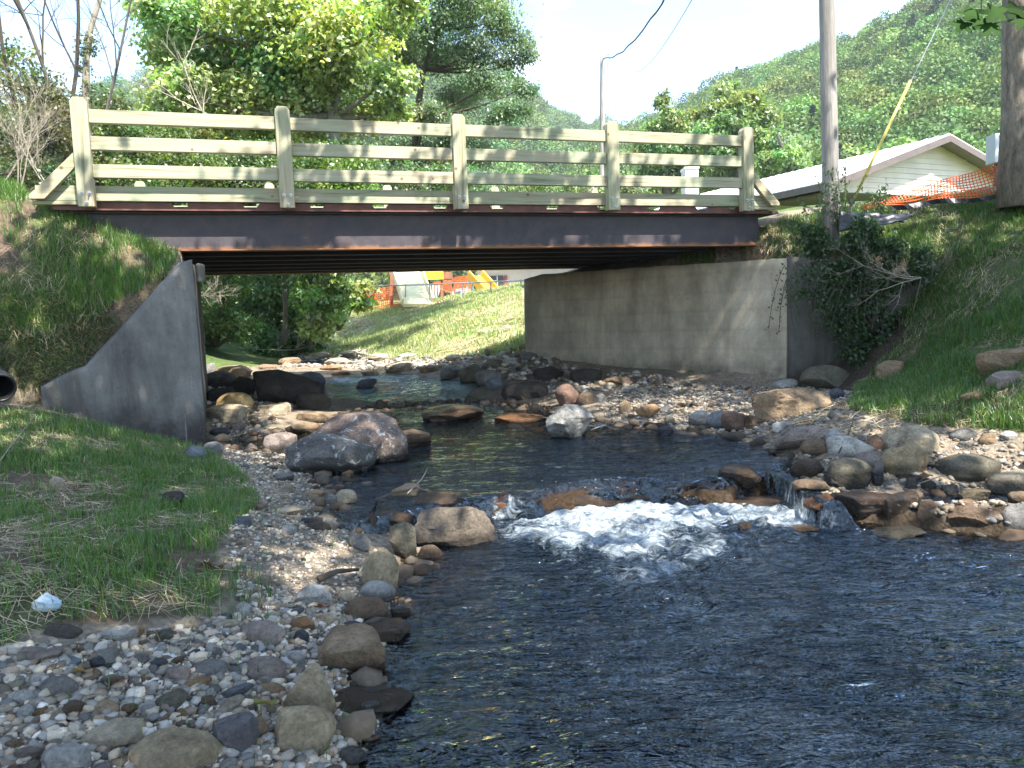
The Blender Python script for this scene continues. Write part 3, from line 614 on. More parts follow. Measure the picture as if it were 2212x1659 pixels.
def tree(name, label, Y, trunk, clumps, nleaf, lsize, base, cat='tree', group=None, mat=None, bark=None, tw=.35, rt=.2, kd=.5, subs=5, leafk=None, depth=.9, abs_=False, twn=26, sd=.18, shell=2.2, hue=.12):
    """trunk: photo points base->top at distance Y; clumps: (x, y, rx, ry[, dY]) in photo units at distance Y"""
    mat = mat or LEAF; bark = bark or BARK
    if abs_: T = [np.array(p, float) for p in trunk]; C = [(np.array(c[:3], float), np.array(c[3:6], float)) for c in clumps]
    else:
        T = [DY(p[0], p[1], Y+(p[2] if len(p) > 2 else 0)) for p in trunk]; s_ = K*Y/FPX
        C = [(DY(c[0], c[1], Y+(c[4] if len(c) > 4 else rng.uniform(-1, 1)*1.2)), np.array([c[2]*s_, (c[2]+c[3])/2*s_*depth, c[3]*s_])) for c in clumps]
    root = empty(name, T[0]); meta(root, label, cat, group)
    mb = MB(); nT = len(T); rad = [rt*(1-.72*i/max(nT-1, 1)) for i in range(nT)]; rad[0] *= 1.25; mb.tube([Vector(p) for p in T], rad, 10)
    tws = []; vol = np.array([np.prod(r)**(2/3) for _, r in C]); per = (nleaf*vol/vol.sum()).astype(int); P_ = []; CC = []; NN = []
    for (c, r), k in zip(C, per):
        d = [np.linalg.norm(c-t)+max(0, t[2]-c[2]+.2)*3 for t in T]; j = int(np.argmin(d)); r0 = max(rad[j]*.5, .02)
        bp = bez(T[j], c, np.array([0, 0, -.12*np.linalg.norm(c-T[j])])); mb.tube(bp, list(np.linspace(r0, r0*.3, len(bp))), 5)
        nt_ = max(4, int(twn*(vol[0]**0)*max(.4, (r.max()/1.2)))); dirs = unit(rng.normal(size=(nt_, 3))); tc_ = c + dirs*r*(rng.random((nt_, 1))**(1/shell))
        for q in tc_[:subs]:
            bp = bez(c, q, rng.normal(0, .1, 3)*r, 4); mb.tube(bp, list(np.linspace(r0*.3, r0*.08+.004, 4)), 4)
        w_ = rng.random(nt_)+.15; w_ /= w_.sum(); ix = rng.choice(nt_, k, p=w_); sg = tw*r.mean()*1.0
        off_ = rng.normal(0, 1, (k, 3))*np.array([1, 1, .6]); P_.append(tc_[ix] + off_*sg); NN.append(unit(off_+.8*(tc_[ix]-c)/r)); cb = var_cols(base, 1, sd=sd*.7)
        tcol = var_cols(cb[0], nt_, sd=sd); CC.append(tcol[ix]*np.exp(rng.normal(0, sd*.6, (k, 1))))
    o = mb.build('trunk', bark, root, smooth=True); o.matrix_parent_inverse = Matrix.Translation(-Vector(T[0]))
    P_ = np.concatenate(P_); CC = np.concatenate(CC); sz = lsize*rng.uniform(.6, 1.25, len(P_))
    o = link('crown', fol_mesh('crown', P_, sz, CC, mat, nrm=np.concatenate(NN), **(leafk or {})), root); o.matrix_parent_inverse = Matrix.Translation(-Vector(T[0]))
    return root
def shrub(label, Y, box, n, lsize, base, cat='shrub', group='shrubs and saplings beyond the bridge', lump=60, name='shrub', stems=5, mat=None, bark=None, leafk=None, sd=.2, depth=1.0, tw=.4):
    """bushy mass filling photo box (x0,y0,x1,y1), rooted at its lower edge"""
    x0, y0, x1, y1 = box; cl = []
    m = max(4, int((x1-x0)*(y1-y0)/lump**2*1.3))
    for i in range(m):
        u = rng.random(); v = rng.random(); top = y0+(y1-y0)*(.35*abs(2*u-1)**2.2)
        cl.append((x0+(x1-x0)*u, top+(y1-top)*v, lump*rng.uniform(.6, 1.1), lump*rng.uniform(.5, .9), rng.uniform(-depth, depth)))
    xm = (x0+x1)/2
    return tree(name, label, Y, [(xm, y1), (xm+(x1-x0)*.05, (y0+y1)/2), (xm, y0+(y1-y0)*.2)], cl, n, lsize, base, cat, group, mat=mat, bark=bark, rt=.06, subs=4, leafk=leafk, sd=sd, tw=tw)
G_syc = (.29,.38,.13); G_ash = (.16,.24,.12); G_dark = (.055,.11,.034); G_loc = (.21,.30,.095)

tree('sycamore_tree', 'tall sycamore with broad bright green leaves directly behind the left half of the rails', 22.5,
  [(712,470,0),(718,380,0),(722,250),(705,120),(680,0),(650,-120)],
  [(640,-110,120,90),(440,-60,110,80),(820,-80,90,90),(560,20,110,70),(400,55,80,60),(355,120,45,40),(690,50,100,70),(820,60,70,60),(480,130,90,60),(600,140,90,60),(740,150,80,60),(840,160,50,45),(390,200,70,50),(340,265,50,45),(520,220,80,50),(650,225,75,50),(790,235,65,45),(850,240,40,30),(440,280,70,45),(570,300,70,45),(400,345,60,40),(700,300,55,40,1),(500,370,70,40),(620,380,60,35),(330,20,40,25),(870,20,45,40),(760,330,45,30),(300,0,30,16)],
  52000, .14, G_syc, leafk=dict(star=True, updir=.9, droop=.4), rt=.26, twn=34, bark=BARK_G, sd=.26)
tree('ash_tree', 'open crowned tree with fine dark leaves and spreading limbs, right of the sycamore', 27,
  [(896,460),(898,330),(900,250),(915,150),(950,60),(985,-30)],
  [(960,-40,90,60),(1050,-30,70,45),(1080,40,45,35),(1110,90,40,30),(1140,110,24,18),(1000,40,60,40),(930,60,55,40),(880,110,40,50),(1030,110,55,35),(960,130,50,35),(1100,140,35,20),(1060,180,60,26),(990,210,60,28),(1130,190,30,16),(920,250,50,24),(1000,280,75,26),(1100,240,50,22),(930,330,60,30),(1010,330,60,28),(900,390,60,30),(990,390,60,24),(850,330,40,40),(860,20,35,60)],
  62000, .125, G_ash, leafk=dict(aspect=.42, droop=.8, updir=.6), rt=.17, twn=38, tw=.33, sd=.22, subs=9)
tree('dark_tree', 'dark leaved tree showing at the upper left edge of the sycamore', 33, [(520,470),(500,300),(450,100),(430,-50)],
  [(345,5,60,36),(420,60,90,90),(500,180,110,90),(440,290,90,70),(560,330,90,70),(350,60,30,20),(330,90,22,12),(380,150,40,26)], 12000, .2, (.07,.115,.045), sd=.2)
# left thicket and bare trees
tree('bare_tree', 'nearly bare ivy tufted tree rising left of the first rail post', 17.5,
  [(182,460),(184,330),(186,215),(186,130),(196,60),(225,-30),(240,-120)],
  [(186,110,18,20,0),(195,85,22,16,0),(182,150,16,16,0),(190,185,14,14,0),(178,210,12,12,0)], 900, .07, (.09,.13,.04), rt=.11, bark=BARK_P, tw=.5)
def bare_branches(name, label, Y, starts, n, bark=BARK, group=None, rad=.02, ln=2.0, cat='shrub', spread=.5, bends=.25):
    root = None; mb = MB()
    for st in starts:
        p0 = DY(st[0], st[1], Y+rng.uniform(-.8, .8)); 
        if root is None: root = empty(name, p0); r0_ = p0; meta(root, label, cat, group); 
        if starts.index(st): mb.tube([Vector(r0_-[0,0,.05]), Vector(p0)], rad*.8, 5)
        def grow(p, d, l, r, lev):
            pts = [p]; dd = d.copy()
            for i in range(6):
                dd = unit(dd + rng.normal(0, bends*.35, 3) + [0, 0, .04]); pts.append(pts[-1]+dd*l/6)
            mb.tube(pts, list(np.linspace(r, r*.35, 7)), 4 if lev else 5)
            if lev < 3:
                for k in range([4, 4, 3][lev]):
                    i = rng.integers(1, 6); q = unit(dd + rng.normal(0, spread, 3)); grow(pts[i], q, l*rng.uniform(.4, .7), r*.5, lev+1)
        for k in range(n):
            grow(p0+0*rng.normal(0, .15, 3), unit(np.array([st[2]*rng.uniform(.5, 1.4)+rng.normal(0, .15), rng.normal(0, .25), st[3]])), ln*rng.uniform(.7, 1.25), rad, 0)
    o = mb.build('branches', bark, root); o.matrix_parent_inverse = Matrix.Translation(-root.location); return root
bare_branches('bare_sapling', 'leafless dark sapling with long thin curved branches at the upper left', 16, [(130,300,-.35,1.0),(60,330,-.1,1.0),(150,260,.25,1.0)], 1, ln=5.2, rad=.045, cat='tree')
bare_branches('bare_sapling', 'leafless arching stem leaning right between the bare tree and the sycamore', 16.5, [(228,250,.45,.8)], 1, ln=3.8, rad=.035, cat='tree', bark=BARK_G)
bare_branches('dead_branch', 'pale dead twiggy branch sticking up behind the first rail span', 19, [(470,262,-.9,.55),(455,268,-.3,.9)], 1, ln=2.0, rad=.022, bark=BARK_P, cat='branch')
bare_branches('dead_brush', 'grey leafless brush tangled on the bank left of the first rail post', 14.5, [(40,430,.3,.9),(110,420,-.5,.8),(0,410,.4,.7),(90,400,.1,1.0)], 2, ln=1.6, rad=.014, bark=BARK_P)
bare_branches('dead_brush', 'dry twigs hanging over the creek just right of the left abutment', 20, [(430,640,.9,.1)], 4, ln=.8, rad=.012, bark=BARK_P)
th = dict(group='thicket at the left bridge end')
shrub('pale green bush at the left edge of the photo, topmost of the thicket', 17, (-260,85,120,420), 15000, .10, (.15,.20,.065), lump=55, **th)
shrub('brownish twiggy bush in the thicket between the left edge and the first rail post', 16, (20,180,170,425), 9000, .08, (.15,.165,.08), lump=42, **th)
shrub('green bush standing directly behind the first rail post', 18, (110,215,310,430), 13000, .09, (.12,.185,.055), lump=45, **th)
shrub('low dark bush at the foot of the thicket', 15, (-200,330,140,425), 7000, .08, (.07,.11,.04), lump=40, **th)
shrub('bushy green growth behind the lower rails of the first span', 20, (240,270,470,450), 14000, .10, (.13,.20,.055), lump=45)
shrub('bright leafy shrub behind the lower rails of the second span', 21, (620,320,800,450), 10000, .11, (.15,.25,.06), lump=40)
shrub('darker shrub under the sycamore behind the second rail post', 20.5, (450,320,640,450), 10000, .10, (.09,.15,.045), lump=45)
shrub('low shrub behind the kerb of the third span', 24, (790,360,1000,455), 7000, .11, (.11,.175,.055), lump=34)
shrub('small pale shrub behind the kerb of the fourth span', 30, (1100,385,1420,450), 7000, .12, (.16,.22,.075), lump=30)
# under the bridge
ub = dict(group='shrubs seen under the bridge')
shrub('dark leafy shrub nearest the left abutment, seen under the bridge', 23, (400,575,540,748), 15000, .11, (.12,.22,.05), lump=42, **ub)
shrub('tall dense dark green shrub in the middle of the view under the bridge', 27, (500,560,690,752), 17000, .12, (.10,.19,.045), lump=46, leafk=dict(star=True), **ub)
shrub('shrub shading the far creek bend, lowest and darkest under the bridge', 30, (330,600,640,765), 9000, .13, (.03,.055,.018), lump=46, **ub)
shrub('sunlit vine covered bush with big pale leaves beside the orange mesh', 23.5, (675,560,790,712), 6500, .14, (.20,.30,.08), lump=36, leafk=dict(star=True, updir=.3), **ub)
for lab, x, y0, y1, r_ in (('slim tree trunk rising through the dark shrubs under the bridge', 612, 745, 520, .07), ('leaning thin tree trunk at the water edge beside the sunlit vine', 668, 755, 520, .06)):
    m_ = MB().tube([Vector(DY(x+(5*math.sin(i)), y0+(y1-y0)*i/5, 24.5)) for i in range(6)], [r_*(1.3-.12*i) for i in range(6)], 8).build('trunk', BARK_G, smooth=True)
    rt_ = empty('slim_tree', DY(x, y0, 24.5)); meta(rt_, lab, 'tree'); m_.parent = rt_; m_.matrix_parent_inverse = Matrix.Translation(-rt_.location)
    P_ = DY(x, 560, 24.5)+rng.normal(0, 1, (700, 3))*[.7, .5, .5]; o = link('crown', fol_mesh('crown', P_, .12, var_cols(G_dark, 700), LEAF), rt_); o.matrix_parent_inverse = Matrix.Translation(-rt_.location)
bare_branches('dead_brush', 'bare roots and twigs at the water edge under the far shrubs', 24.5, [(640,752,.5,.5),(560,755,-.3,.5),(680,745,.4,.6),(600,758,.2,.4)], 2, ln=.9, rad=.014, bark=BARK_P)
# right hand trees
lk = dict(aspect=.45, droop=.7, updir=.8)
tree('locust_tree', 'feathery light green tree with a pointed top above the fourth rail span', 52, [(1440,440),(1442,330),(1436,240),(1434,210)],
  [(1434,222,22,22),(1450,255,34,22),(1410,275,34,20),(1480,285,36,24),(1440,310,50,24),(1390,310,34,20),(1500,330,40,24),(1430,350,60,22),(1480,375,60,24),(1400,390,50,24)], 12000, .32, G_loc, leafk=lk, twn=30, tw=.24, rt=.3, depth=.6)
tree('locust_tree', 'rounded light green tree behind the right end of the rails', 48, [(1600,440),(1600,330),(1595,230),(1590,200)],
  [(1575,200,36,24),(1615,215,36,22),(1545,235,36,22),(1650,250,38,24),(1590,255,46,24),(1530,285,40,22),(1610,295,50,24),(1670,300,40,26),(1560,325,50,24),(1640,340,55,28),(1690,355,40,22),(1590,370,60,24),(1540,390,50,26),(1660,390,50,24),(1500,250,26,16)], 16000, .32, (.20,.285,.085), leafk=lk, twn=30, tw=.24, rt=.3, depth=.6)
tree('locust_tree', 'drooping pale tree between the rail end and the big utility pole', 44, [(1700,470),(1700,400),(1690,320),(1680,290)],
  [(1680,300,30,22),(1710,330,30,22),(1655,345,34,22),(1735,365,34,20),(1690,370,50,24),(1640,400,40,22),(1720,400,40,20)], 6000, .26, (.22,.31,.10), leafk=lk, twn=26, tw=.24, rt=.2, depth=.6)

# ------------------------------------------------------------------ hills
ridgeR = [(3300,-260,170),(2700,-190,175),(2212,-75,190),(2000,22,205),(1900,65,215),(1800,108,228),(1700,140,245),(1600,168,262),(1530,200,275),(1450,246,290),(1350,285,305),(1250,310,320)]
ridgeL = [(1500,312,430),(1330,284,430),(1250,274,430),(1200,252,420),(1150,218,410),(1080,160,400),(950,112,390),(700,100,380),(420,140,375),(300,182,370),(200,218,370),(100,242,370),(-200,280,380),(-900,330,380)]
def hill(name, R, foot, seed):
    R = sorted(R); xs = np.linspace(R[0][0], R[-1][0], 90); ry = np.interp(xs, [r[0] for r in R], [r[1] for r in R]); rd = np.interp(xs, [r[0] for r in R], [r[2] for r in R])
    top = np.array([DY(a, b, c) for a, b, c in zip(xs, ry, rd)]); nf = 40; V = []
    ft = np.array([CP+ray(a, 300)*foot for a in xs]); ft[:, 2] = 3
    for j in range(nf+1):
        t = j/nf; z = 3+(top[:, 2]-3-7)*(t**1.15); q = ft*(1-t)+top*t; q[:, 2] = z + 3.0*vnoise(q[:, 0], q[:, 1], 30, seed, 2)*math.sin(math.pi*t); V.append(q)
    for j in range(1, 8): q = top + unit(top-CP)*np.array([1, 1, 0])*j*25; q[:, 2] = top[:, 2]-7-j*14; V.append(q)
    return np.array(V), nf
HM = simple('hillside', (.022,.040,.014), .95, 0, .4, .3, 0)
tops = []
forest = {'hill': [[], [], []]}
PT = []
def crowns(Vh, nf, count, seed, base, r0=3.6):
    ny, nx, _ = Vh.shape
    for i in range(count):
        u = rng.random()*(nx-1.001); v = rng.random()**.8*nf*.999; a, b = int(u), int(v); f, g = u-a, v-b
        P = (Vh[b, a]*(1-f)+Vh[b, a+1]*f)*(1-g)+(Vh[b+1, a]*(1-f)+Vh[b+1, a+1]*f)*g
        px, py = proj(P[None])
        if px[0] < -400 or px[0] > 2650 or P[1] < 30: continue
        con = rng.random() < .02; r = r0*rng.uniform(.55, 1.5)
        c = (np.array([.030,.055,.032]) if con else base*np.exp(rng.normal(0, .27))*np.array([np.exp(rng.normal(0, .14)), 1, np.exp(rng.normal(0, .1))]))
        PT.append((*(P+[0, 0, r*.95]), r, 6+rng.integers(2) if con else rng.integers(6), rng.uniform(0, 6.28), *c))
for nm, R_, foot, sd_, cnt, base, r0 in (('hill', ridgeR, 70, 81, 3000, np.array([.115,.185,.050]), 3.7), ('hill', ridgeL, 110, 82, 2500, np.array([.11,.175,.062]), 5.0)):
    Vh, nf = hill(nm, R_, foot, sd_); me = npmesh('hill', Vh.reshape(-1, 3), grid_faces(Vh.shape[1], Vh.shape[0]), HM, True); link('hill', me, kind='structure')
    crowns(Vh, nf, cnt, sd_, base, r0); crowns(Vh[nf-2:nf+1], 1.9, 260, sd_, base, r0)
FM = leaf_mat('forest_leaves', .25, .6, .03)
t = FM.node_tree; at = t.nodes.new('ShaderNodeAttribute'); at.attribute_type = 'INSTANCER'; at.attribute_name = 'tint'; vcn = [n for n in t.nodes if n.type == 'VERTEX_COLOR'][0]
for l in [l for l in t.links if l.from_node == vcn]:
    s_ = l.to_socket; t.links.remove(l); t.links.new(mixc(t, 1.0, vcn.outputs['Color'], at.outputs['Color'], 'MULTIPLY'), s_)
protos = bpy.data.collections.new('crown_shapes')
for k in range(8):
    n = 1700
    if k < 6:
        d = unit(rng.normal(size=(n, 3))+[0, 0, .25]); lob = unit(rng.normal(size=(6, 3))+[0, 0, .5]); dl = (d@lob.T).max(1); rr_ = .55+.5*np.clip((dl-.55)/.45, 0, 1)**.7
        Q = d*rr_[:, None]*np.array([1, 1, 1.15])*rng.uniform(.86, 1.03, (n, 1)); nr_ = unit(d*1.2+.9*(d-lob[(d@lob.T).argmax(1)])*2)
    else:
        h_ = rng.random(n)**1.3; an = rng.random(n)*6.283; w_ = (1-h_)*.8*(.75+.25*np.sin(h_*40)); Q = np.stack([np.cos(an)*w_, np.sin(an)*w_, h_*2.1-.8], 1); nr_ = unit(np.stack([np.cos(an), np.sin(an), .5+0*an], 1))
    ob = bpy.data.objects.new(f'crown_shape_{k}', fol_mesh(f'crown_shape_{k}', Q, .10*rng.uniform(.6, 1.3, n), np.exp(rng.normal(0, .18, (n, 1)))*np.ones((1, 3)), FM, aspect=.85, droop=0, updir=.3, nrm=nr_)); protos.objects.link(ob)
PT = np.array(PT); me = bpy.data.meshes.new('forest'); me.vertices.add(len(PT)); me.vertices.foreach_set('co', PT[:, :3].astype(np.float32).ravel())
for nme, ty, val in (('rad', 'FLOAT', PT[:, 3]), ('idx', 'INT', PT[:, 4].astype(np.int32)), ('rot', 'FLOAT', PT[:, 5])): me.attributes.new(nme, ty, 'POINT').data.foreach_set('value', val.astype(np.int32 if ty == 'INT' else np.float32))
me.attributes.new('tint', 'FLOAT_COLOR', 'POINT').data.foreach_set('color', np.concatenate([PT[:, 6:9], np.ones((len(PT), 1))], 1).astype(np.float32).ravel())
fo_ = link('forest', me, kind='stuff', label='dense green broadleaf forest covering the hillsides', cat='forest')
ng = bpy.data.node_groups.new('forest_scatter', 'GeometryNodeTree'); ng.interface.new_socket('Geometry', in_out='INPUT', socket_type='NodeSocketGeometry'); ng.interface.new_socket('Geometry', in_out='OUTPUT', socket_type='NodeSocketGeometry')
nn = ng.nodes.new; gi, go = nn('NodeGroupInput'), nn('NodeGroupOutput'); ip = nn('GeometryNodeInstanceOnPoints'); ci = nn('GeometryNodeCollectionInfo'); ci.inputs['Collection'].default_value = protos; ci.inputs['Separate Children'].default_value = True; ci.inputs['Reset Children'].default_value = True
def na(nm, ty): q = nn('GeometryNodeInputNamedAttribute'); q.data_type = ty; q.inputs['Name'].default_value = nm; return [o for o in q.outputs if o.enabled and o.name == 'Attribute'][0]
ng.links.new(gi.outputs[0], ip.inputs['Points']); ng.links.new(ci.outputs[0], ip.inputs['Instance']); ip.inputs['Pick Instance'].default_value = True
ng.links.new(na('idx', 'INT'), ip.inputs['Instance Index']); cmb = nn('ShaderNodeCombineXYZ'); ng.links.new(na('rot', 'FLOAT'), cmb.inputs[2]); ng.links.new(cmb.outputs[0], ip.inputs['Rotation']); ng.links.new(na('rad', 'FLOAT'), ip.inputs['Scale']); ng.links.new(ip.outputs[0], go.inputs[0])
fo_.modifiers.new('scatter', 'NODES').node_group = ng

# ------------------------------------------------------------------ shade trees on the near banks (mostly out of the frame)
def shade(label, T, cl, n, rt=.25, ls=.22, bark=BARK):
    return tree('shade_tree', label, 0, T, cl, n, ls, (.05,.10,.022), rt=rt, abs_=True, subs=5, tw=.33, leafk=dict(star=False, updir=1.2, aspect=.8), twn=30, shell=1.6, group='trees shading the near creek', bark=bark)
BARK_R = bark_mat('bark_rough', (.20,.17,.135), 16, .65, .3)
tb = DY(2192,418,12.6); tt = DY(2190,-40,12.6)
shade('rough barked tree trunk at the right edge of the photo beside the grey cabinet', [(tb[0]+.06,tb[1],tb[2]-.2),(tb[0],tb[1],tb[2]+1.2),(tt[0],tt[1],tt[2]),(tt[0],tt[1]-.4,10.5),(tt[0]-.3,tt[1]-1,13)],
  [(11.5,9.5,12,1.8,1.8,1.4),(9,6,12,1.6,1.6,1.2),(11,12.5,13,2,2,1.4)], 6000, rt=.25, bark=BARK_R)
def canopy(x0, x1, y0, y1, z0, z1, n, r=1.5):
    c = []
    for i in range(n): c.append((rng.uniform(x0, x1), rng.uniform(y0, y1), rng.uniform(z0, z1), r*rng.uniform(.8, 1.3), r*rng.uniform(.8, 1.3), r*.7))
    return c
shade('leafy shade tree whose dark lobed leaves hang into the upper right corner', [(10.5,1,1.5),(10.3,1,5),(9,1.5,8),(7,2,9.5)], canopy(3.5,12,-4,6,8.2,11,26)+canopy(2,10,5.5,8.4,9.5,12,9,.75)+canopy(8.5,14.5,3,8.5,8.5,11.5,18,1.4), 38000)
shade('shade tree behind the viewer on the left bank', [(-7.5,-2,1.3),(-7,-2,5),(-5,-1.5,8),(-3,-1,9.5)], canopy(-6,3.5,-4.5,4.4,8,11,32)+canopy(-3,.3,4.3,6,9,11,7,1.1)+canopy(-.5,4,5.5,8.4,9.5,12,5,.7)+canopy(6.4,8.6,7.6,9,10,12,4,.8), 30000)
shade('shade tree leaning over the creek from behind the viewer', [(3,-8,1),(3,-7,5),(3,-5,8),(3,-3,9)], canopy(-4,9,-8,-1,8,11,22), 16000)
# ------------------------------------------------------------------ rocks
import bmesh
def ico(n):
    bm = bmesh.new(); bmesh.ops.create_icosphere(bm, subdivisions=n, radius=1); V = np.array([v.co[:] for v in bm.verts]); F = np.array([[v.index for v in f.verts] for f in bm.faces]); bm.free(); return V, F
ICO = {n: ico(n) for n in (1, 2, 4, 5)}
def n3(V, s, seed): return (vnoise(V[:, 0]+3.3*seed, V[:, 1], s, seed, 2)+vnoise(V[:, 1]-1.7*seed, V[:, 2], s, seed+1, 2)+vnoise(V[:, 2]+.9*seed, V[:, 0], s, seed+2, 2))/1.7
def rock_verts(n, kind, seed):
    V, F = ICO[n]; V = V.copy(); r = np.random.default_rng(seed)
    if kind != 'round':
        p = {'block': .62, 'angular': .85, 'flat': .75, 'slab': .7}[kind]; V = np.sign(V)*np.abs(V)**p
        q = r.normal(size=(3, 3)); q, _ = np.linalg.qr(q)
        for k in range({'block': 7, 'angular': 13, 'flat': 6, 'slab': 7}[kind]):
            d = unit(r.normal(size=3)); lim = r.uniform(.55, .88); e = V@d - lim; V = V - np.outer(np.maximum(e, 0), d)*.95
    else:
        for k in range(7):
            d = unit(r.normal(size=3)); e = V@d - r.uniform(.62, .92); V = V-np.outer(np.maximum(e, 0), d)*.7
    a = {'round': (.13, .022), 'block': (.09, .04), 'angular': (.08, .045), 'flat': (.07, .03), 'slab': (.09, .045)}[kind]
    nn = unit(V); s0 = r.integers(1, 900)
    V = V + nn*(a[0]*n3(V, 1.0, s0)+.5*a[0]*n3(V, .45, s0+5)+a[1]*n3(V, .16, s0+9) + (a[1]*.5*n3(V, .06, s0+13) if n > 3 else 0))[:, None]
    if kind in ('slab', 'flat', 'block'): V[:, 2] += .035*np.sin(V[:, 2]*9+2*V[:, 0]*r.normal()+r.uniform(0, 6))
    lo, hi = V.min(0), V.max(0); return (V-(lo+hi)/2)/((hi-lo)/2), F
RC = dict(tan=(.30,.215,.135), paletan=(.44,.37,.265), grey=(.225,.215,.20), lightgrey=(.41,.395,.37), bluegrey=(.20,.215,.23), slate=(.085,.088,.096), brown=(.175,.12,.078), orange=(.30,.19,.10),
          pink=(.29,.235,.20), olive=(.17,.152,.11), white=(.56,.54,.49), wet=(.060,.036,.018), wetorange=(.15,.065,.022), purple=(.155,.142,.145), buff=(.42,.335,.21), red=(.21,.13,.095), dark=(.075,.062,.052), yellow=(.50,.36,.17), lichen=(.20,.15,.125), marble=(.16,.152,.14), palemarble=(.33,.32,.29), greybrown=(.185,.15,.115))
RM_ = {}
def rmat(c):
    if c in RM_: return RM_[c]
    m, t, p, o = new_mat('rock_'+c); b = np.array(RC[c]); wet = c in ('wet', 'wetorange')
    oi = t.nodes.new('ShaderNodeObjectInfo'); tcn = t.nodes.new('ShaderNodeTexCoord'); va = t.nodes.new('ShaderNodeVectorMath'); va.operation = 'ADD'
    cx = t.nodes.new('ShaderNodeCombineXYZ'); mu = t.nodes.new('ShaderNodeMath'); mu.operation = 'MULTIPLY'; mu.inputs[1].default_value = 53; t.links.new(oi.outputs['Random'], mu.inputs[0])
    for k in range(3): t.links.new(mu.outputs[0], cx.inputs[k])
    t.links.new(tcn.outputs['Object'], va.inputs[0]); t.links.new(cx.outputs[0], va.inputs[1]); v = va.outputs[0]
    n = noise_n(t, 4.5, 9, .68, vec=v, dist=.6); r = ramp(t, [(.28, tuple(b*[.38,.36,.34])), (.5, tuple(b)), (.74, tuple(np.minimum(b*[1.5,1.52,1.55], .85)))]); t.links.new(n.outputs['Fac'], r.inputs['Fac'])
    n2 = noise_n(t, 48, 5, .7, vec=v); r2 = ramp(t, [(.3, (.48,.46,.44)), (.62, (1.18,1.18,1.18))]); t.links.new(n2.outputs['Fac'], r2.inputs['Fac'])
    c1 = mixc(t, .8, r.outputs['Color'], mixc(t, 1.0, r.outputs['Color'], r2.outputs['Color'], 'MULTIPLY'))
    # layered veins
    wv_ = noise_n(t, 3.2, 5, .6, vec=v, mapping=(.7, .7, 6)); rw = ramp(t, [(.55, (0,0,0)), (.68, (1,1,1))]); t.links.new(wv_.outputs['Fac'], rw.inputs['Fac'])
    c1 = mixc(t, mixc(t, 1.0, rw.outputs['Color'], (.5,.5,.5), 'MULTIPLY'), c1, tuple(np.minimum(b*[1.5,1.1,.8], .8) if c in ('tan','orange','brown','yellow') else np.minimum(b*.6, .8)))
    if c in ('lichen', 'marble', 'palemarble'):
        nl = noise_n(t, 6, 9, .78, vec=v, dist=1.5); rl = ramp(t, [(.55, (0,0,0)), (.60, (1,1,1))]); t.links.new(nl.outputs['Fac'], rl.inputs['Fac']); c1 = mixc(t, rl.outputs['Color'], c1, (.48,.47,.44) if c == 'lichen' else (.62,.61,.57))
    # damp foot near the water
    if not wet:
        g = t.nodes.new('ShaderNodeNewGeometry'); sx = t.nodes.new('ShaderNodeSeparateXYZ'); t.links.new(g.outputs['Position'], sx.inputs[0]); sy_ = sx.outputs['Y']
        lv = t.nodes.new('ShaderNodeMapRange'); lv.inputs['From Min'].default_value = 6.4; lv.inputs['From Max'].default_value = 7.4; lv.inputs['To Min'].default_value = .05; lv.inputs['To Max'].default_value = .26; t.links.new(sy_, lv.inputs['Value'])
        sb = t.nodes.new('ShaderNodeMath'); sb.operation = 'SUBTRACT'; t.links.new(sx.outputs['Z'], sb.inputs[0]); t.links.new(lv.outputs[0], sb.inputs[1])
        rwt = t.nodes.new('ShaderNodeMapRange'); rwt.inputs['From Min'].default_value = -.01; rwt.inputs['From Max'].default_value = .05; rwt.inputs['To Min'].default_value = .32; rwt.inputs['To Max'].default_value = 1; t.links.new(sb.outputs[0], rwt.inputs['Value'])
        gg = t.nodes.new('ShaderNodeCombineColor'); [t.links.new(rwt.outputs[0], gg.inputs[i]) for i in range(3)]
        c1 = mixc(t, 1.0, c1, gg.outputs[0], 'MULTIPLY')
        rg = t.nodes.new('ShaderNodeMapRange'); rg.inputs['From Min'].default_value = .32; rg.inputs['From Max'].default_value = 1; rg.inputs['To Min'].default_value = .25; rg.inputs['To Max'].default_value = .85; t.links.new(rwt.outputs[0], rg.inputs['Value']); t.links.new(rg.outputs[0], p.inputs['Roughness'])
    else: p.inputs['Roughness'].default_value = .16
    t.links.new(c1, p.inputs['Base Color']); p.inputs['Specular IOR Level'].default_value = .3 if not wet else .6
    ad = t.nodes.new('ShaderNodeMath'); ad.operation = 'MULTIPLY_ADD'; t.links.new(n2.outputs['Fac'], ad.inputs[0]); ad.inputs[1].default_value = .35; t.links.new(n.outputs['Fac'], ad.inputs[2]); nh = noise_n(t, 11, 10, .78, vec=v, dist=.5); a2 = t.nodes.new('ShaderNodeMath'); a2.operation = 'MULTIPLY_ADD'; t.links.new(nh.outputs['Fac'], a2.inputs[0]); a2.inputs[1].default_value = 1.2; t.links.new(ad.outputs[0], a2.inputs[2]); bump(t, p, a2.outputs[0], 1.0, .045)
    RM_[c] = m; return m
def surf_pt(x, y):
    d = ray(x, y); ys = np.concatenate([np.arange(1.0, 30, 0.03), np.arange(30, 60, .2)]); P = CP+d[None]*ys[:, None]
    hh = np.maximum(H(P[:, 0], P[:, 1]), wlevel(P[:, 0], P[:, 1])-.01); k = np.where(P[:, 2] < hh)[0]; return P[k[0]] if len(k) else P[-1]
BOXES = []
_rid = [100]
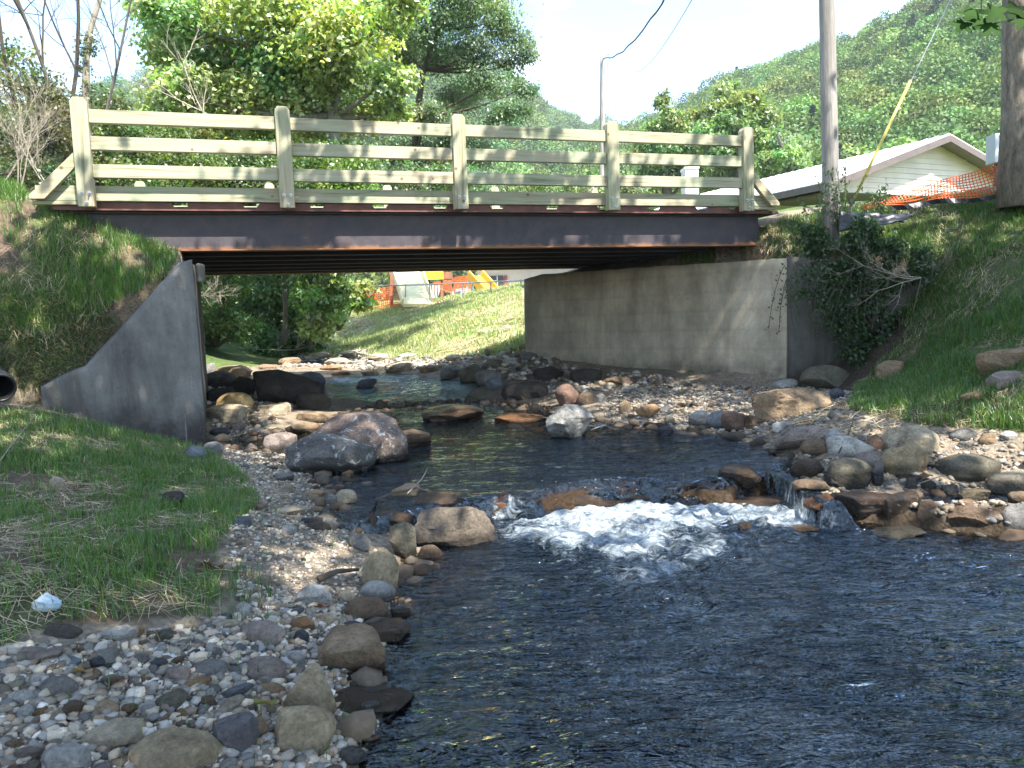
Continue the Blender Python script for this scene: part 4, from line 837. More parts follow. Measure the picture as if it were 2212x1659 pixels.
def rock(x0, y0, x1, y1, c, label, kind='round', dr=.75, name=None, roll=0, lift=0, under=1.35, cat=None, group=None, rs=None):
    g = surf_pt((x0+x1)/2, y1-.06*(y1-y0)); Y = g[1]; s = K*Y/FPX; wd = (x1-x0)*s; app = (y1-y0)*s; al = math.atan2(CP[2]-g[2], Y); d = wd*dr
    if d*math.sin(al) > app*.85: d = app*.85/math.sin(al)
    h = math.sqrt(max(app**2-(d*math.sin(al))**2, (.35*app)**2))/math.cos(al)
    C = DY((x0+x1)/2, (y0+y1)/2, Y+d*.42)
    _rid[0] += 1; V, F = rock_verts(5 if wd > .45 else 4, kind, rs or _rid[0])
    if roll: cr_, sr_ = math.cos(roll), math.sin(roll); V = V@np.array([[cr_, 0, sr_], [0, 1, 0], [-sr_, 0, cr_]])
    lo, hi = V.min(0), V.max(0); V = (V-(lo+hi)/2)/((hi-lo)/2)
    V = V*np.array([wd/2, d/2, h/2]); V[:, 2] = np.where(V[:, 2] < 0, V[:, 2]*under, V[:, 2])
    nm = name or ('boulder' if wd > .42 else 'rock' if wd > .2 else 'cobble')
    me = npmesh(nm, V, F, rmat(c), True)
    if kind != 'round': me.set_sharp_from_angle(angle=math.radians(24))
    C = C - np.array([0, 0, lift*-1.0]); o = link(nm, me, label=label, cat=cat or ('boulder' if wd > .42 else 'rock'), group=group); o.location = C; BOXES.append((x0, y0, x1, y1)); return o
R = rock
gB, gS, gF, gR = 'boulders by the left abutment', 'stones on the near left bar', 'stones in the creek', 'stones along the right shore'
# by the left abutment
R(654,884,893,1012,'lichen','big reddish brown boulder with pale lichen streaks, rearmost of the pair in mid creek','round',.8,group=gB,rs=23,roll=.15)
R(616,930,818,1036,'marble','dark grey mottled boulder in front of the big reddish boulder','round',.7,group=gB,rs=31,roll=.2)
R(854,924,934,970,'brown','small brown pointed rock at the water edge right of the big reddish boulder','angular',group=gB)
R(570,932,644,984,'pink','squarish pinkish block leaning against the left side of the dark grey boulder','block',group=gB)
R(464,846,550,896,'yellow','rounded yellow boulder half in bridge shadow behind the pale sunlit stones','round',group=gB)
R(444,872,540,914,'paletan','long pale sunlit stone next to the corner of the left abutment','slab',.6,group=gB)
R(552,870,628,900,'paletan','blocky pale sunlit stone right of the long pale one','block',group=gB)
R(497,894,528,912,'yellow','small sunlit yellow stone in front of the long pale stone',group=gB)
R(640,890,716,916,'tan','low tan stone between the sunlit gravel and the reddish boulder','flat',group=gB)
R(626,914,690,938,'tan','tan slab resting against the back of the squarish pink block','slab',group=gB)
R(396,962,446,1000,'bluegrey','smooth blue grey rock in the grass at the foot of the abutment corner','round',group=gB)
R(434,954,484,988,'grey','flat topped grey rock touching the blue grey one at the abutment corner','angular',group=gB)
R(462,936,498,966,'tan','tan cobble on the gravel beside the abutment corner',group=gB)
R(448,924,500,944,'slate','dark slate stone beside the base of the abutment corner','angular',group=gB)
R(724,1056,772,1092,'paletan','smooth cream oval cobble at the left water edge above the stream rock',group=gS)
R(596,1092,662,1116,'paletan','flat cream stone lying on the gravel bar','flat',group=gS)
R(846,1044,908,1076,'tan','tan stone standing in shallow water behind the twig','angular',group=gF)
R(878,1084,1084,1190,'greybrown','large flat topped grey brown rock lying in the stream left of the foam','angular',.7,group=gF,rs=57)
R(800,1100,900,1150,'wet','dark wet rock under the upstream end of the large flat rock','slab',group=gF)
R(840,1128,900,1214,'olive','upright greenish grey rock before the large flat stream rock','block',.7,group=gF)
R(900,1176,958,1214,'brown','round brown wet rock tucked beside the upright greenish rock',group=gF)
R(754,1150,802,1192,'grey','grey stone at the water edge left of the upright greenish rock','angular',group=gS)
R(700,1066,732,1092,'grey','small grey stone left of the cream oval cobble','angular',group=gS)
R(660,1056,700,1078,'tan','low tan stone on the bar near the cream oval cobble',group=gS)
R(733,1090,758,1106,'tan','small tan cobble just below the cream oval cobble',group=gS)
R(595,1020,636,1042,'grey','grey oval cobble on gravel below the dark grey boulder',group=gS)
R(730,1028,762,1044,'brown','thin flat stone at the waterline below the dark grey boulder','flat',group=gF)
R(690,1118,732,1144,'grey','small flat grey stone on the bar near the wet driftwood stump','flat',group=gS)
# under the bridge, left bank
gU = 'dark stones under the bridge'
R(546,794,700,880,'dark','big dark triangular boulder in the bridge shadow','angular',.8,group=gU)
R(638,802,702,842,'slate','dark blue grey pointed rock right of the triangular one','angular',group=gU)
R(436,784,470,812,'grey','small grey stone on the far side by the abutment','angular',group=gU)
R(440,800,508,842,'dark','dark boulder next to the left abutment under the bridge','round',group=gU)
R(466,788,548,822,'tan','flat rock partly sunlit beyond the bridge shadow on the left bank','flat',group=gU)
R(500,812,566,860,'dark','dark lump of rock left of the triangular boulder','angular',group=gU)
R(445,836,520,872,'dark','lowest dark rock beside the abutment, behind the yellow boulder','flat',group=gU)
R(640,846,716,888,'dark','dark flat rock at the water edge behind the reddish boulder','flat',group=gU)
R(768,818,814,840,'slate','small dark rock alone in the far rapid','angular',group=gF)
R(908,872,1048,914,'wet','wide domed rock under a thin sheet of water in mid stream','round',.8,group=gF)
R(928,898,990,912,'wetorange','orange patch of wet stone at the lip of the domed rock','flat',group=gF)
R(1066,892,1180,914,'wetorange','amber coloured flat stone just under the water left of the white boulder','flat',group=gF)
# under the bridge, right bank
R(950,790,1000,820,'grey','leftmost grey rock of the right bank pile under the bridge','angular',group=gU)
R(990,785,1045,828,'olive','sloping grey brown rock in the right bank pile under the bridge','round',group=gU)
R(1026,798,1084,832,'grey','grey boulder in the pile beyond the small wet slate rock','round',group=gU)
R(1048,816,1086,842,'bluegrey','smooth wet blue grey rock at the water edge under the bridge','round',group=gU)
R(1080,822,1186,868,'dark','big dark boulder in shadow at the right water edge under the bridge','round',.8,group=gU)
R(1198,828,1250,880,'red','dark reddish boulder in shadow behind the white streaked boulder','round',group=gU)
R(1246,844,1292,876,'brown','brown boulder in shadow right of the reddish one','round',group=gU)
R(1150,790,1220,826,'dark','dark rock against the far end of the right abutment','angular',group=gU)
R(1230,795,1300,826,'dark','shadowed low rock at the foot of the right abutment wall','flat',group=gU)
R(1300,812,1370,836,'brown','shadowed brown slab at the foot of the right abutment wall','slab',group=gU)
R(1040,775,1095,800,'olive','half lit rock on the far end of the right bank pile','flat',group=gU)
R(1177,872,1286,956,'palemarble','white and grey streaked boulder alone in the stream below the bridge','angular',.8,group=gF)
# right gravel bar
gG = 'stones on the right gravel bar'
R(1278,850,1308,872,'grey','small squarish grey stone behind the streaked boulder','block',group=gG)
R(1335,865,1366,896,'tan','upright tan stone at the left end of the gravel bar','angular',group=gG)
R(1372,872,1427,906,'orange','orange brown stone at the water edge of the gravel bar','angular',group=gG)
R(1418,920,1456,942,'slate','dark flat wet cobble lying in the shallows of the gravel bar','round',group=gG)
R(1434,896,1458,920,'paletan','little cream stone at the edge of the gravel bar',group=gG)
R(1485,885,1545,925,'lightgrey','pale banded rock lying left of the blue grey one','round',group=gG)
R(1524,886,1584,930,'bluegrey','blue grey rock between the pale banded and the reddish rocks','round',group=gG)
R(1556,888,1616,938,'red','reddish brown tilted rock on the gravel bar','angular',group=gG)
R(1608,896,1634,930,'brown','narrow brown stone squeezed beside the reddish rock','angular',group=gG)
R(1625,836,1794,907,'tan','big flat orange tan boulder on the gravel bar before the abutment corner','slab',.6,group=gG)
R(1668,818,1728,840,'lightgrey','smooth whitish rock at the foot of the abutment corner','round',group=gG)
R(1729,786,1858,844,'olive','mottled brown boulder under the vines by the dark wing wall','angular',group=gG)
R(1790,838,1824,864,'slate','small slate rock between the big tan boulder and the grass','round',group=gG)
R(1891,778,1956,826,'tan','tan slab half buried in the grassy right slope','flat',group=gR)
R(2108,748,2216,812,'tan','big tan boulder sticking out of the slope at the right edge of the photo','angular',group=gR)
R(2140,800,2230,838,'pink','pinkish rock directly below the big tan boulder at the right edge','angular',group=gR)
R(2075,845,2125,880,'tan','small tan stone almost hidden in the grass below the slope boulder','angular',group=gR)
# right shore pile
R(1669,917,1794,974,'pink','broad low pinkish brown rock with its foot in the pool','slab',.7,group=gR)
R(1667,910,1716,934,'lightgrey','pale oval stone beside the water left of the straw','flat',group=gR)
R(1728,948,1790,990,'brown','rounded brown rock at the waterline before the broad pinkish one','round',group=gR)
R(1785,938,1884,996,'white','pale angular rock with a stick lying across it','angular',group=gR)
R(1760,925,1840,950,'lightgrey','flattish pale stone behind the angular white rock','flat',group=gR)
R(1874,936,1908,978,'red','upright reddish stone right of the angular white rock','angular',group=gR)
R(1906,915,2026,992,'paletan','big pale smooth boulder highest in the right shore pile','round',.8,group=gR)
R(1704,986,1780,1037,'brown','brown rounded rock first at the left of the shore pile in front','round',group=gR)
R(1773,986,1888,1062,'olive','large dark olive rounded boulder leaning left in the shore pile','round',.8,group=gR)
R(1837,974,1932,1032,'pink','pinkish tan boulder behind the dark olive one','round',group=gR)
R(1900,956,2000,1036,'buff','long narrow tan stone propped up diagonally','slab',.35,roll=-.65,group=gR)
R(2019,978,2172,1052,'olive','broad smooth olive tan boulder right of the propped stone','round',.7,group=gR)
R(2132,1012,2240,1078,'paletan','pale tan boulder cut by the right edge of the photo','round',group=gR)
R(1711,1035,1788,1062,'brown','thin brown slab in the shallows below the first brown rock','flat',group=gR)
R(1883,994,1908,1056,'purple','narrow upright purplish stone beside the olive boulder','angular',group=gR)
R(1926,1016,2036,1044,'brown','brown slab under the broad olive tan boulder','slab',group=gR)
R(1956,1030,1984,1066,'grey','small grey stone standing under the propped stone','round',group=gR)
R(1988,1032,2026,1068,'olive','small round olive stone next to the small standing grey one','round',group=gR)
R(2036,1046,2070,1072,'lightgrey','small pale broken stone before the broad olive tan boulder','angular',group=gR)
R(2068,1054,2134,1084,'buff','light flat stone below the broad olive tan boulder','slab',group=gR)
R(1738,1066,1814,1106,'wetorange','wet orange brown rock beside the small fall','angular',group=gR)
R(1790,1056,1962,1134,'wet','large wet brown rock at the waterline below the olive boulder','slab',.7,group=gR)
R(1900,1060,1990,1128,'wet','dark mossy wet block right of the large wet brown rock','block',group=gR)
R(1978,1078,2022,1132,'brown','brown rock wedged between two dark wet boulders','block',group=gR)
R(2036,1078,2190,1156,'brown','large dark brown boulder with its foot in the pool at the right','angular',.7,group=gR)
R(2160,1090,2240,1160,'grey','grey rock beyond the large dark brown one at the right edge','round',group=gR)
R(2176,1060,2226,1092,'tan','tan stone above the grey rock at the right edge','round',group=gR)
R(1876,1134,1992,1166,'olive','low mossy rock barely above the water before the wet rocks','slab',group=gF)
R(1391,1128,1454,1148,'wetorange','small brown rock showing through the foam','angular',group=gF)
R(1594,1128,1622,1150,'wet','tiny dark rock standing in the rapid right of the foam','angular',group=gF)
R(1704,1130,1814,1150,'orange','flat amber stone just under the water below the right fall','flat',group=gF)
R(2050,925,2110,958,'grey','grey stone on the pebbly ground under the grass edge','round',group=gR)
R(2112,934,2160,968,'tan','tan stone right of the grey one under the grass edge','round',group=gR)
R(2160,930,2200,955,'lightgrey','light stone near the right edge under the grass edge','round',group=gR)
# ledge of the fall
gW = 'ledge rocks of the little fall'
R(1110,1020,1356,1094,'wet','dark wet ledge rock under the left half of the little fall','slab',.5,lift=-.16,name='ledge_rock',group=gW)
R(1340,1018,1560,1076,'wet','dark wet ledge rock under the right half of the little fall','slab',.5,lift=-.16,name='ledge_rock',group=gW)
R(1545,1002,1642,1052,'wet','knobbly wet rock ending the ledge on the right','angular',name='ledge_rock',group=gW)
R(1541,1056,1736,1108,'wet','long wet rock beside the second small chute','slab',lift=-.04,name='ledge_rock',group=gW)
R(1000,1046,1130,1090,'wetorange','reddish wet rock under the white trickle at the left end of the ledge','slab',lift=-.06,name='ledge_rock',group=gW)
R(895,1060,1000,1092,'wet','flat wet rock behind the large flat stream rock','flat',name='ledge_rock',group=gW)
# near left bar
R(778,1186,864,1292,'buff','tall golden tan slab catching the sun at the water edge','angular',.6,group=gS)
R(633,1262,718,1316,'lightgrey','pale bluish grey boulder on the near bar left of the two oval stones','angular',group=gS)
R(776,1254,856,1306,'lightgrey','light grey oval stone behind the brown oval one','round',group=gS)
R(739,1287,844,1355,'brown','brown grey oval stone in front of the light grey oval one','round',group=gS)
R(729,1275,772,1304,'paletan','small cream stone between the pale bluish boulder and the oval stones','round',group=gS)
R(693,1322,738,1355,'paletan','small cream stone below the brown grey oval stone','round',group=gS)
R(840,1312,888,1342,'brown','brown stone at the water edge beside the brown grey oval one','block',group=gS)
R(758,1337,890,1398,'wet','flat dark rusty rock sloping into the water','flat',.6,group=gS)
R(722,1343,780,1368,'slate','small slate chip above the big tan angular rock','slab',group=gS)
R(617,1332,680,1370,'orange','orange tan rock below the pale bluish boulder','angular',group=gS)
R(513,1340,624,1399,'pink','pale pinkish grey boulder in the middle of the near bar','angular',group=gS)
R(379,1330,442,1368,'paletan','pale tan stone at the grass edge','angular',group=gS)
R(443,1334,514,1366,'paletan','second pale tan stone at the grass edge, right of the first','angular',group=gS)
R(662,1352,846,1474,'tan','big tan angular rock running down into the water','angular',.8,group=gS)
R(633,1360,668,1392,'slate','small grey oval cobble left of the big tan angular rock','round',group=gS)
R(620,1395,664,1414,'slate','thin dark cobble under the small grey oval one','flat',group=gS)
R(613,1404,664,1446,'lightgrey','rough light grey stone beside the big tan angular rock','angular',group=gS)
R(522,1416,622,1478,'pink','smooth pinkish brown boulder on the near bar','round',.8,group=gS)
R(540,1474,620,1513,'tan','tan oval stone under the smooth pinkish brown boulder','round',group=gS)
R(410,1425,494,1468,'grey','smooth grey oval stone left of the pinkish brown boulder','round',group=gS)
R(358,1440,412,1482,'pink','flat pinkish stone left of the smooth grey oval one','slab',group=gS)
R(397,1462,458,1494,'orange','rusty orange brown stone below the smooth grey oval one','angular',group=gS)
R(737,1450,796,1484,'brown','brown cobble at the water edge under the big tan angular rock','round',group=gS)
R(610,1436,734,1560,'buff','tall rough buff rock standing under the big tan angular one','angular',.9,group=gS)
R(578,1530,730,1648,'buff','wide rough buff rock at the bottom of the near bar by the water','slab',.8,group=gS)
R(690,1480,900,1560,'brown','brown bedrock shelf sloping under the water edge','flat',.8,group=gS)
R(774,1514,826,1556,'grey','grey rounded stone on the little spit at the water edge','round',group=gS)
R(812,1500,860,1532,'lightgrey','light chipped stone on the end of the spit','angular',group=gS)
R(790,1480,842,1508,'paletan','pale stone on top of the spit','round',group=gS)
R(789,1548,830,1575,'grey','small grey stone in front of the rounded one on the spit','round',group=gS)
R(774,1575,834,1598,'purple','dark purplish flat cobble at the foot of the spit','round',group=gS)
R(186,1512,264,1559,'tan','tan stone with a flat face left of the middle of the near bar','round',group=gS)
R(300,1512,345,1554,'lightgrey','light grey rounded cobble standing up right of the tan flat faced stone','round',group=gS)
R(178,1553,318,1632,'paletan','pale rough yellowish rock behind the largest boulder','slab',.8,group=gS)
R(269,1567,476,1690,'buff','largest smooth greyish tan boulder at the bottom edge of the photo','round',.75,group=gS)
R(87,1607,194,1690,'lightgrey','pale grey boulder at the bottom left, left of the largest one','round',group=gS)
R(447,1548,558,1642,'purple','purplish grey rock leaning behind the largest boulder','flat',.8,group=gS)
R(528,1552,582,1606,'tan','tan stone between the purplish rock and the wide buff rock','round',group=gS)
R(609,1630,706,1656,'bluegrey','flat blue grey stone at the bottom edge below the wide buff rock','flat',group=gS)
R(25,1390,142,1446,'pink','pinkish tan rock at the left under the dirt clods','slab',group=gS)
R(93,1345,172,1391,'dark','dark crumbly clod of earth at the grass edge','angular',group=gS,name='earth_clod',cat='earth clod')
R(140,1388,200,1415,'brown','brown crumbly clod beside the dark one','angular',group=gS,name='earth_clod',cat='earth clod')
R(87,1417,172,1449,'bluegrey','blue grey flat stone under the pinkish tan rock','round',group=gS)
R(176,1414,232,1446,'slate','dark slate stone right of the blue grey flat one','angular',group=gS)
R(265,1408,324,1440,'purple','purplish angular stone beside the wet sand','angular',group=gS)
R(81,1460,170,1514,'grey','long tilted grey tan stone left of the middle of the near bar','round',.5,roll=-.4,group=gS)
R(6,1460,57,1496,'olive','two tone rounded stone near the left edge','round',group=gS)
R(29,1488,80,1527,'lightgrey','light grey stone under the two tone one','round',group=gS)
R(66,1456,110,1486,'lightgrey','rounded light stone between the two tone one and the long tilted one','round',group=gS)
R(116,1492,222,1519,'paletan','flat tan slab under the long tilted stone','flat',group=gS)
R(-10,1556,97,1600,'pink','flat reddish slab at the left edge above the pale grey boulder','slab',group=gS)
R(100,1564,143,1598,'slate','dark slate cobble right of the reddish slab','round',group=gS)
R(-20,1525,30,1560,'paletan','small pale stone cut by the left edge','angular',group=gS)
R(190,1400,262,1440,'sand' if False else 'grey','low grey stone on the wet sand','flat',group=gS)
R(108,1028,140,1062,'paletan','single pale stone half hidden in the grass left of the abutment','round',group='stones in the grass')
R(345,1060,400,1100,'dark','dark clod in the straw below the abutment','angular',name='earth_clod',cat='earth clod',group='stones in the grass')
# far bank stones in the sun
gX = 'sunlit stones on the far bar'
for i, (a, b, c_, d_, col_, lb) in enumerate([(830,778,896,806,'paletan','largest bleached stone at the middle of the far bar'),(905,790,950,806,'tan','tan stone at the water just right of the largest bleached one'),(700,772,760,792,'paletan','broad pale stone behind the small dark rapid rock'),(660,760,720,778,'paletan','pale stone by the roots under the far shrubs'),(600,772,650,790,'tan','tan stone at the near edge of the far rapid'),(735,755,800,772,'paletan','flat bleached stone at the foot of the sunny grass bank'),(690,788,740,802,'orange','warm orange stone under thin water beyond the bridge'),(792,762,850,780,'paletan','pale stone directly behind the largest bleached one'),(860,762,900,776,'white','whitest small stone on the far bar'),(560,786,600,798,'tan','low tan stone right of the flat partly sunlit rock'),(960,765,1010,780,'paletan','pale stone behind the right bank pile in full sun'),(1075,702,1115,716,'paletan','pale stone high on the sunny grass bank near the abutment'),(1030,712,1060,722,'paletan','small pale stone left of the one high on the grass bank'),(1086,772,1120,790,'lightgrey','light grey stone in the grass shadow at the far abutment end'),(716,800,756,812,'orange','amber stone in the rapid near the triangular boulder'),(780,800,820,812,'tan','tan stone in the rapid behind the small dark rock')]):
    R(a, b, c_, d_, col_, lb, 'angular' if i % 2 else 'round', group=gX)

# ---- further cobbles of the bars, each its own object
VAR = []
for k in range(36):
    kd = ['round', 'round', 'angular', 'flat', 'round', 'block'][k % 6]; V, F = rock_verts(4 if k % 2 else 4, kd, 5000+k)
    c = ['grey','lightgrey','tan','brown','paletan','bluegrey','pink','grey','slate','orange','white','olive'][k % 12]; VAR.append((npmesh('cobble', V*.5, F, rmat(c), True), kd, c))
Z_NB = [(0,1400),(200,1380),(420,1350),(520,1320),(520,1290),(490,1180),(500,1120),(480,1010),(450,950),(560,900),(640,985),(700,1060),(770,1110),(800,1180),(860,1230),(870,1380),(840,1480),(860,1590),(740,1659),(700,1800),(-300,1900),(-300,1450)]
Z_RB = [(1290,880),(1330,840),(1480,825),(1620,835),(1700,830),(1860,850),(1830,890),(2000,930),(2300,940),(2300,1150),(2050,1120),(1800,1070),(1700,1040),(1690,975),(1620,945),(1450,925),(1300,925)]
Z_FB = [(600,800),(650,765),(720,740),(800,765),(950,775),(1130,745),(1230,790),(1480,820),(1290,860),(1180,850),(1050,800),(900,800),(800,800),(700,790)]
Z_UL = [(436,790),(560,790),(720,860),(640,880),(560,930),(470,940),(440,900)]
def sample(Zp, bb, n, cond=None):
    x = rng.uniform(bb[0], bb[1], n); y = rng.uniform(bb[2], bb[3], n); z = H(x, y); px, py = proj(np.stack([x, y, z], 1)); m = inpoly(px, py, Zp)
    if cond is not None: m &= cond(x, y, z)
    return x[m], y[m], z[m], px[m], py[m]
def shape_word(kd): return {'round': 'rounded', 'angular': 'angular', 'flat': 'flat', 'block': 'blocky'}[kd]
cw = dict(grey='grey', lightgrey='light grey', tan='tan', brown='brown', paletan='pale tan', bluegrey='blue grey', pink='pinkish', slate='dark slate', orange='rusty orange', white='white', olive='olive')
LM = [(372,1630,'the largest smooth boulder'),(140,1650,'the pale grey boulder'),(250,1592,'the pale rough yellowish rock'),(500,1600,'the purplish leaning rock'),(655,1590,'the wide buff rock'),(665,1500,'the tall rough buff rock'),(572,1447,'the smooth pinkish brown boulder'),(580,1492,'the tan oval stone'),(452,1446,'the smooth grey oval stone'),(385,1462,'the flat pinkish stone'),(568,1370,'the pale pinkish grey boulder'),(755,1410,'the big tan angular rock'),(675,1290,'the pale bluish boulder'),(820,1240,'the golden tan slab'),(790,1320,'the brown grey oval stone'),(225,1535,'the tan flat faced stone'),(322,1532,'the standing light grey cobble'),(125,1487,'the long tilted stone'),(40,1580,'the flat reddish slab'),(82,1420,'the pinkish tan rock'),(204,1430,'the dark slate stone'),(294,1424,'the purplish angular stone'),(410,1350,'the stones at the grass edge'),(806,1535,'the spit'),(748,1074,'the cream oval cobble'),(628,1104,'the flat cream stone'),(717,984,'the dark grey boulder'),(606,958,'the squarish pink block'),(460,980,'the abutment corner stones'),(870,1170,'the upright greenish rock'),
(1709,870,'the big flat tan boulder'),(1585,910,'the reddish tilted rock'),(1515,905,'the banded pale rock'),(1400,890,'the orange brown stone'),(1350,880,'the upright tan stone'),(1698,829,'the whitish rock at the abutment'),(1793,815,'the mottled brown boulder'),(1830,968,'the pale angular rock'),(1731,945,'the broad pinkish rock'),(1965,953,'the big pale smooth boulder'),(1830,1024,'the dark olive boulder'),(2095,1015,'the broad olive tan boulder'),(2170,1045,'the pale boulder at the right edge'),(2113,1117,'the large dark brown boulder'),(1742,1012,'the first brown rock'),(2085,940,'the grassy edge'),(1230,914,'the streaked boulder'),(1300,812,'the wall foot'),(490,870,'the sunlit yellow boulder'),(620,830,'the triangular dark boulder'),(860,790,'the largest bleached stone'),(1010,805,'the right bank pile'),(700,785,'the far rapid')]
def where_txt(x, y, alt=False):
    o_ = sorted(range(len(LM)), key=lambda i: (LM[i][0]-x)**2+1.6*(LM[i][1]-y)**2); k = o_[0]; lx, ly, t = LM[k]; dx, dy = x-lx, y-ly
    if alt: return 'between '+t+' and '+LM[o_[1]][2]
    return ('left of ' if dx < 0 else 'right of ' if abs(dx) > 1.2*abs(dy) else '') + t if abs(dx) > 1.2*abs(dy) else ('behind ' if dy < 0 else 'in front of ')+t
USED = set()
def scatter_cobbles(Zp, bb, n, smin, smax, where, group):
    x, y, z, px, py = sample(Zp, bb, n*60, lambda X, Y, Zz: Zz > wlevel(X, Y)-.05); k = 0
    for i in range(len(x)):
        s = smin*(smax/smin)**(rng.random()**1.6); sp = s*FPX/y[i]/K/2
        if any(a-sp*.6 < px[i] < c+sp*.6 and b-sp*.4 < py[i] < d+sp*.4 for a, b, c, d in BOXES): continue
        me, kd, c = VAR[rng.integers(len(VAR))]
        w0 = f'{"tiny" if s < smin*1.35 else "small" if s < smin*1.9 else "medium"} {shape_word(kd)} {cw[c]} cobble '; lb = w0+where_txt(px[i], py[i])
        if lb in USED: lb = w0+where_txt(px[i], py[i], True)
        if lb in USED or len(lb.split()) > 16: continue
        USED.add(lb)
        o = link('cobble', me, label=lb or f'{"tiny" if s < smin*1.35 else "small" if s < smin*1.9 else "medium"} {shape_word(kd)} {cw[c]} cobble {where_txt(px[i], py[i])}', cat='rock', group=group)
        o.location = (x[i], y[i], z[i]+s*.1); o.scale = (s*rng.uniform(.9, 1.4), s*rng.uniform(.8, 1.1), s*rng.uniform(.45, .75)); o.rotation_euler = (rng.normal(0, .2), rng.normal(0, .2), rng.uniform(0, 6.28))
        BOXES.append((px[i]-sp, py[i]-sp*.6, px[i]+sp, py[i]+sp*.6)); k += 1
        if k >= n: break
scatter_cobbles(Z_NB, (-4.2, 0.6, 1.8, 4.2), 150, .05, .14, 'among the pebbles of the near left bar', 'loose cobbles of the left bar')
scatter_cobbles(Z_NB, (-4.2, 0.6, 4.2, 11), 26, .06, .15, 'on the gravel between the abutment and the stream', 'loose cobbles of the left bar')
scatter_cobbles(Z_RB, (1.5, 9, 6, 14), 80, .07, .20, 'on the bar before the right abutment', 'loose cobbles of the right bar')
scatter_cobbles(Z_FB, (-8, 5, 14, 34), 40, .14, .40, 'by the creek beyond the bridge', 'loose cobbles beyond the bridge')
scatter_cobbles(Z_UL, (-6.5, 0, 10, 18), 24, .12, .35, 'in the bridge shade by the left abutment', 'loose cobbles under the bridge')

# ---- gravel: uncountable pebbles
def pebbles(name, label, parts):
    Vs, Fs, Cs = [], [], []; off = 0; base = [rock_verts(1, 'round', 7000+k) for k in range(10)]+[rock_verts(1, 'angular', 7100+k) for k in range(8)]
    pal = np.array([RC[c] for c in ['grey','lightgrey','tan','paletan','bluegrey','grey','brown','paletan','paletan','tan','buff','slate','orange','grey','olive','lightgrey']])
    for Zp, bb, n, s0, s1, tint, cond in parts:
        x, y, z, px, py = sample(Zp, bb, n, cond); m = len(x); s = s0*(s1/s0)**(rng.random(m)**1.8); b = rng.integers(0, 18, m); c = pal[rng.integers(0, len(pal), m)]*np.exp(rng.normal(0, .25, (m, 1)))*np.array(tint); c = c*.55+c.mean(1, keepdims=True)*.45*np.array([1.05,1,.93])
        for k in range(18):
            q = np.where(b == k)[0]
            if not len(q): continue
            V, F = base[k]; a = rng.uniform(0, 6.28, len(q)); t_ = rng.normal(0, .35, len(q)); S = np.stack([s[q]*rng.uniform(.8, 1.3, len(q)), s[q]*rng.uniform(.7, 1, len(q)), s[q]*rng.uniform(.4, .8, len(q))], 1)/2
            W_ = V[None]*S[:, None]; X = W_[..., 0]*np.cos(t_)[:, None]-W_[..., 2]*np.sin(t_)[:, None]; Z_ = W_[..., 0]*np.sin(t_)[:, None]+W_[..., 2]*np.cos(t_)[:, None]
            W_ = np.stack([X*np.cos(a)[:, None]-W_[..., 1]*np.sin(a)[:, None], X*np.sin(a)[:, None]+W_[..., 1]*np.cos(a)[:, None], Z_], -1) + np.stack([x[q], y[q], z[q]+s[q]*.12], 1)[:, None]
            nv = len(V); Vs.append(W_.reshape(-1, 3)); Fs.append((F[None]+(np.arange(len(q))*nv)[:, None, None]+off).reshape(-1, 3)); off += nv*len(q); Cs.append(np.repeat(c[q], nv, 0))
    me = npmesh(name, np.concatenate(Vs), np.concatenate(Fs), vcol_mat(name+'_stone', .85, (.75, 1.2), 30, 90, .5, .004), True, np.clip(np.concatenate(Cs), 0, .8)); return link(name, me, kind='stuff', label=label, cat='gravel')
dry = lambda X, Y, Zz: (Zz > wlevel(X, Y)-.04) & ~((X > WXR[0]-.1) & (X < WXR[1]+.2) & (np.abs(Y-weir_y(X)-.3) < .75))
wetc = lambda X, Y, Zz: (Zz > wlevel(X, Y)-.30) & (Zz < wlevel(X, Y)+.01) & ~((X > WXR[0]-.1) & (X < WXR[1]+.2) & (np.abs(Y-weir_y(X)-.2) < .6))
pebbles('gravel', 'mixed grey and tan pebbles covering the creek bars', [
  (Z_NB, (-4.2, 0.8, 1.6, 4.4), 62000, .012, .065, (1.15, 1.08, .97), dry), (Z_NB, (-4.5, 0.8, 4.2, 11.5), 80000, .009, .042, (1.12, 1.02, .87), dry),
  (Z_RB, (1.3, 9, 5.5, 14), 40000, .016, .08, (.78, .73, .65), dry), (Z_FB, (-8, 5, 13, 34), 22000, .04, .18, (1.1, 1.05, .95), None), (Z_UL, (-6.5, 0, 10, 18), 8000, .02, .12, (1.1, .95, .75), None)])
full = [(-200,700),(2400,700),(2400,1900),(-200,1900)]
pebbles('creek_bed_gravel', 'brown stones on the creek bed under shallow water', [(full, (-5, 8, 1.6, 14), 26000, .03, .20, (.34, .25, .16), wetc)])
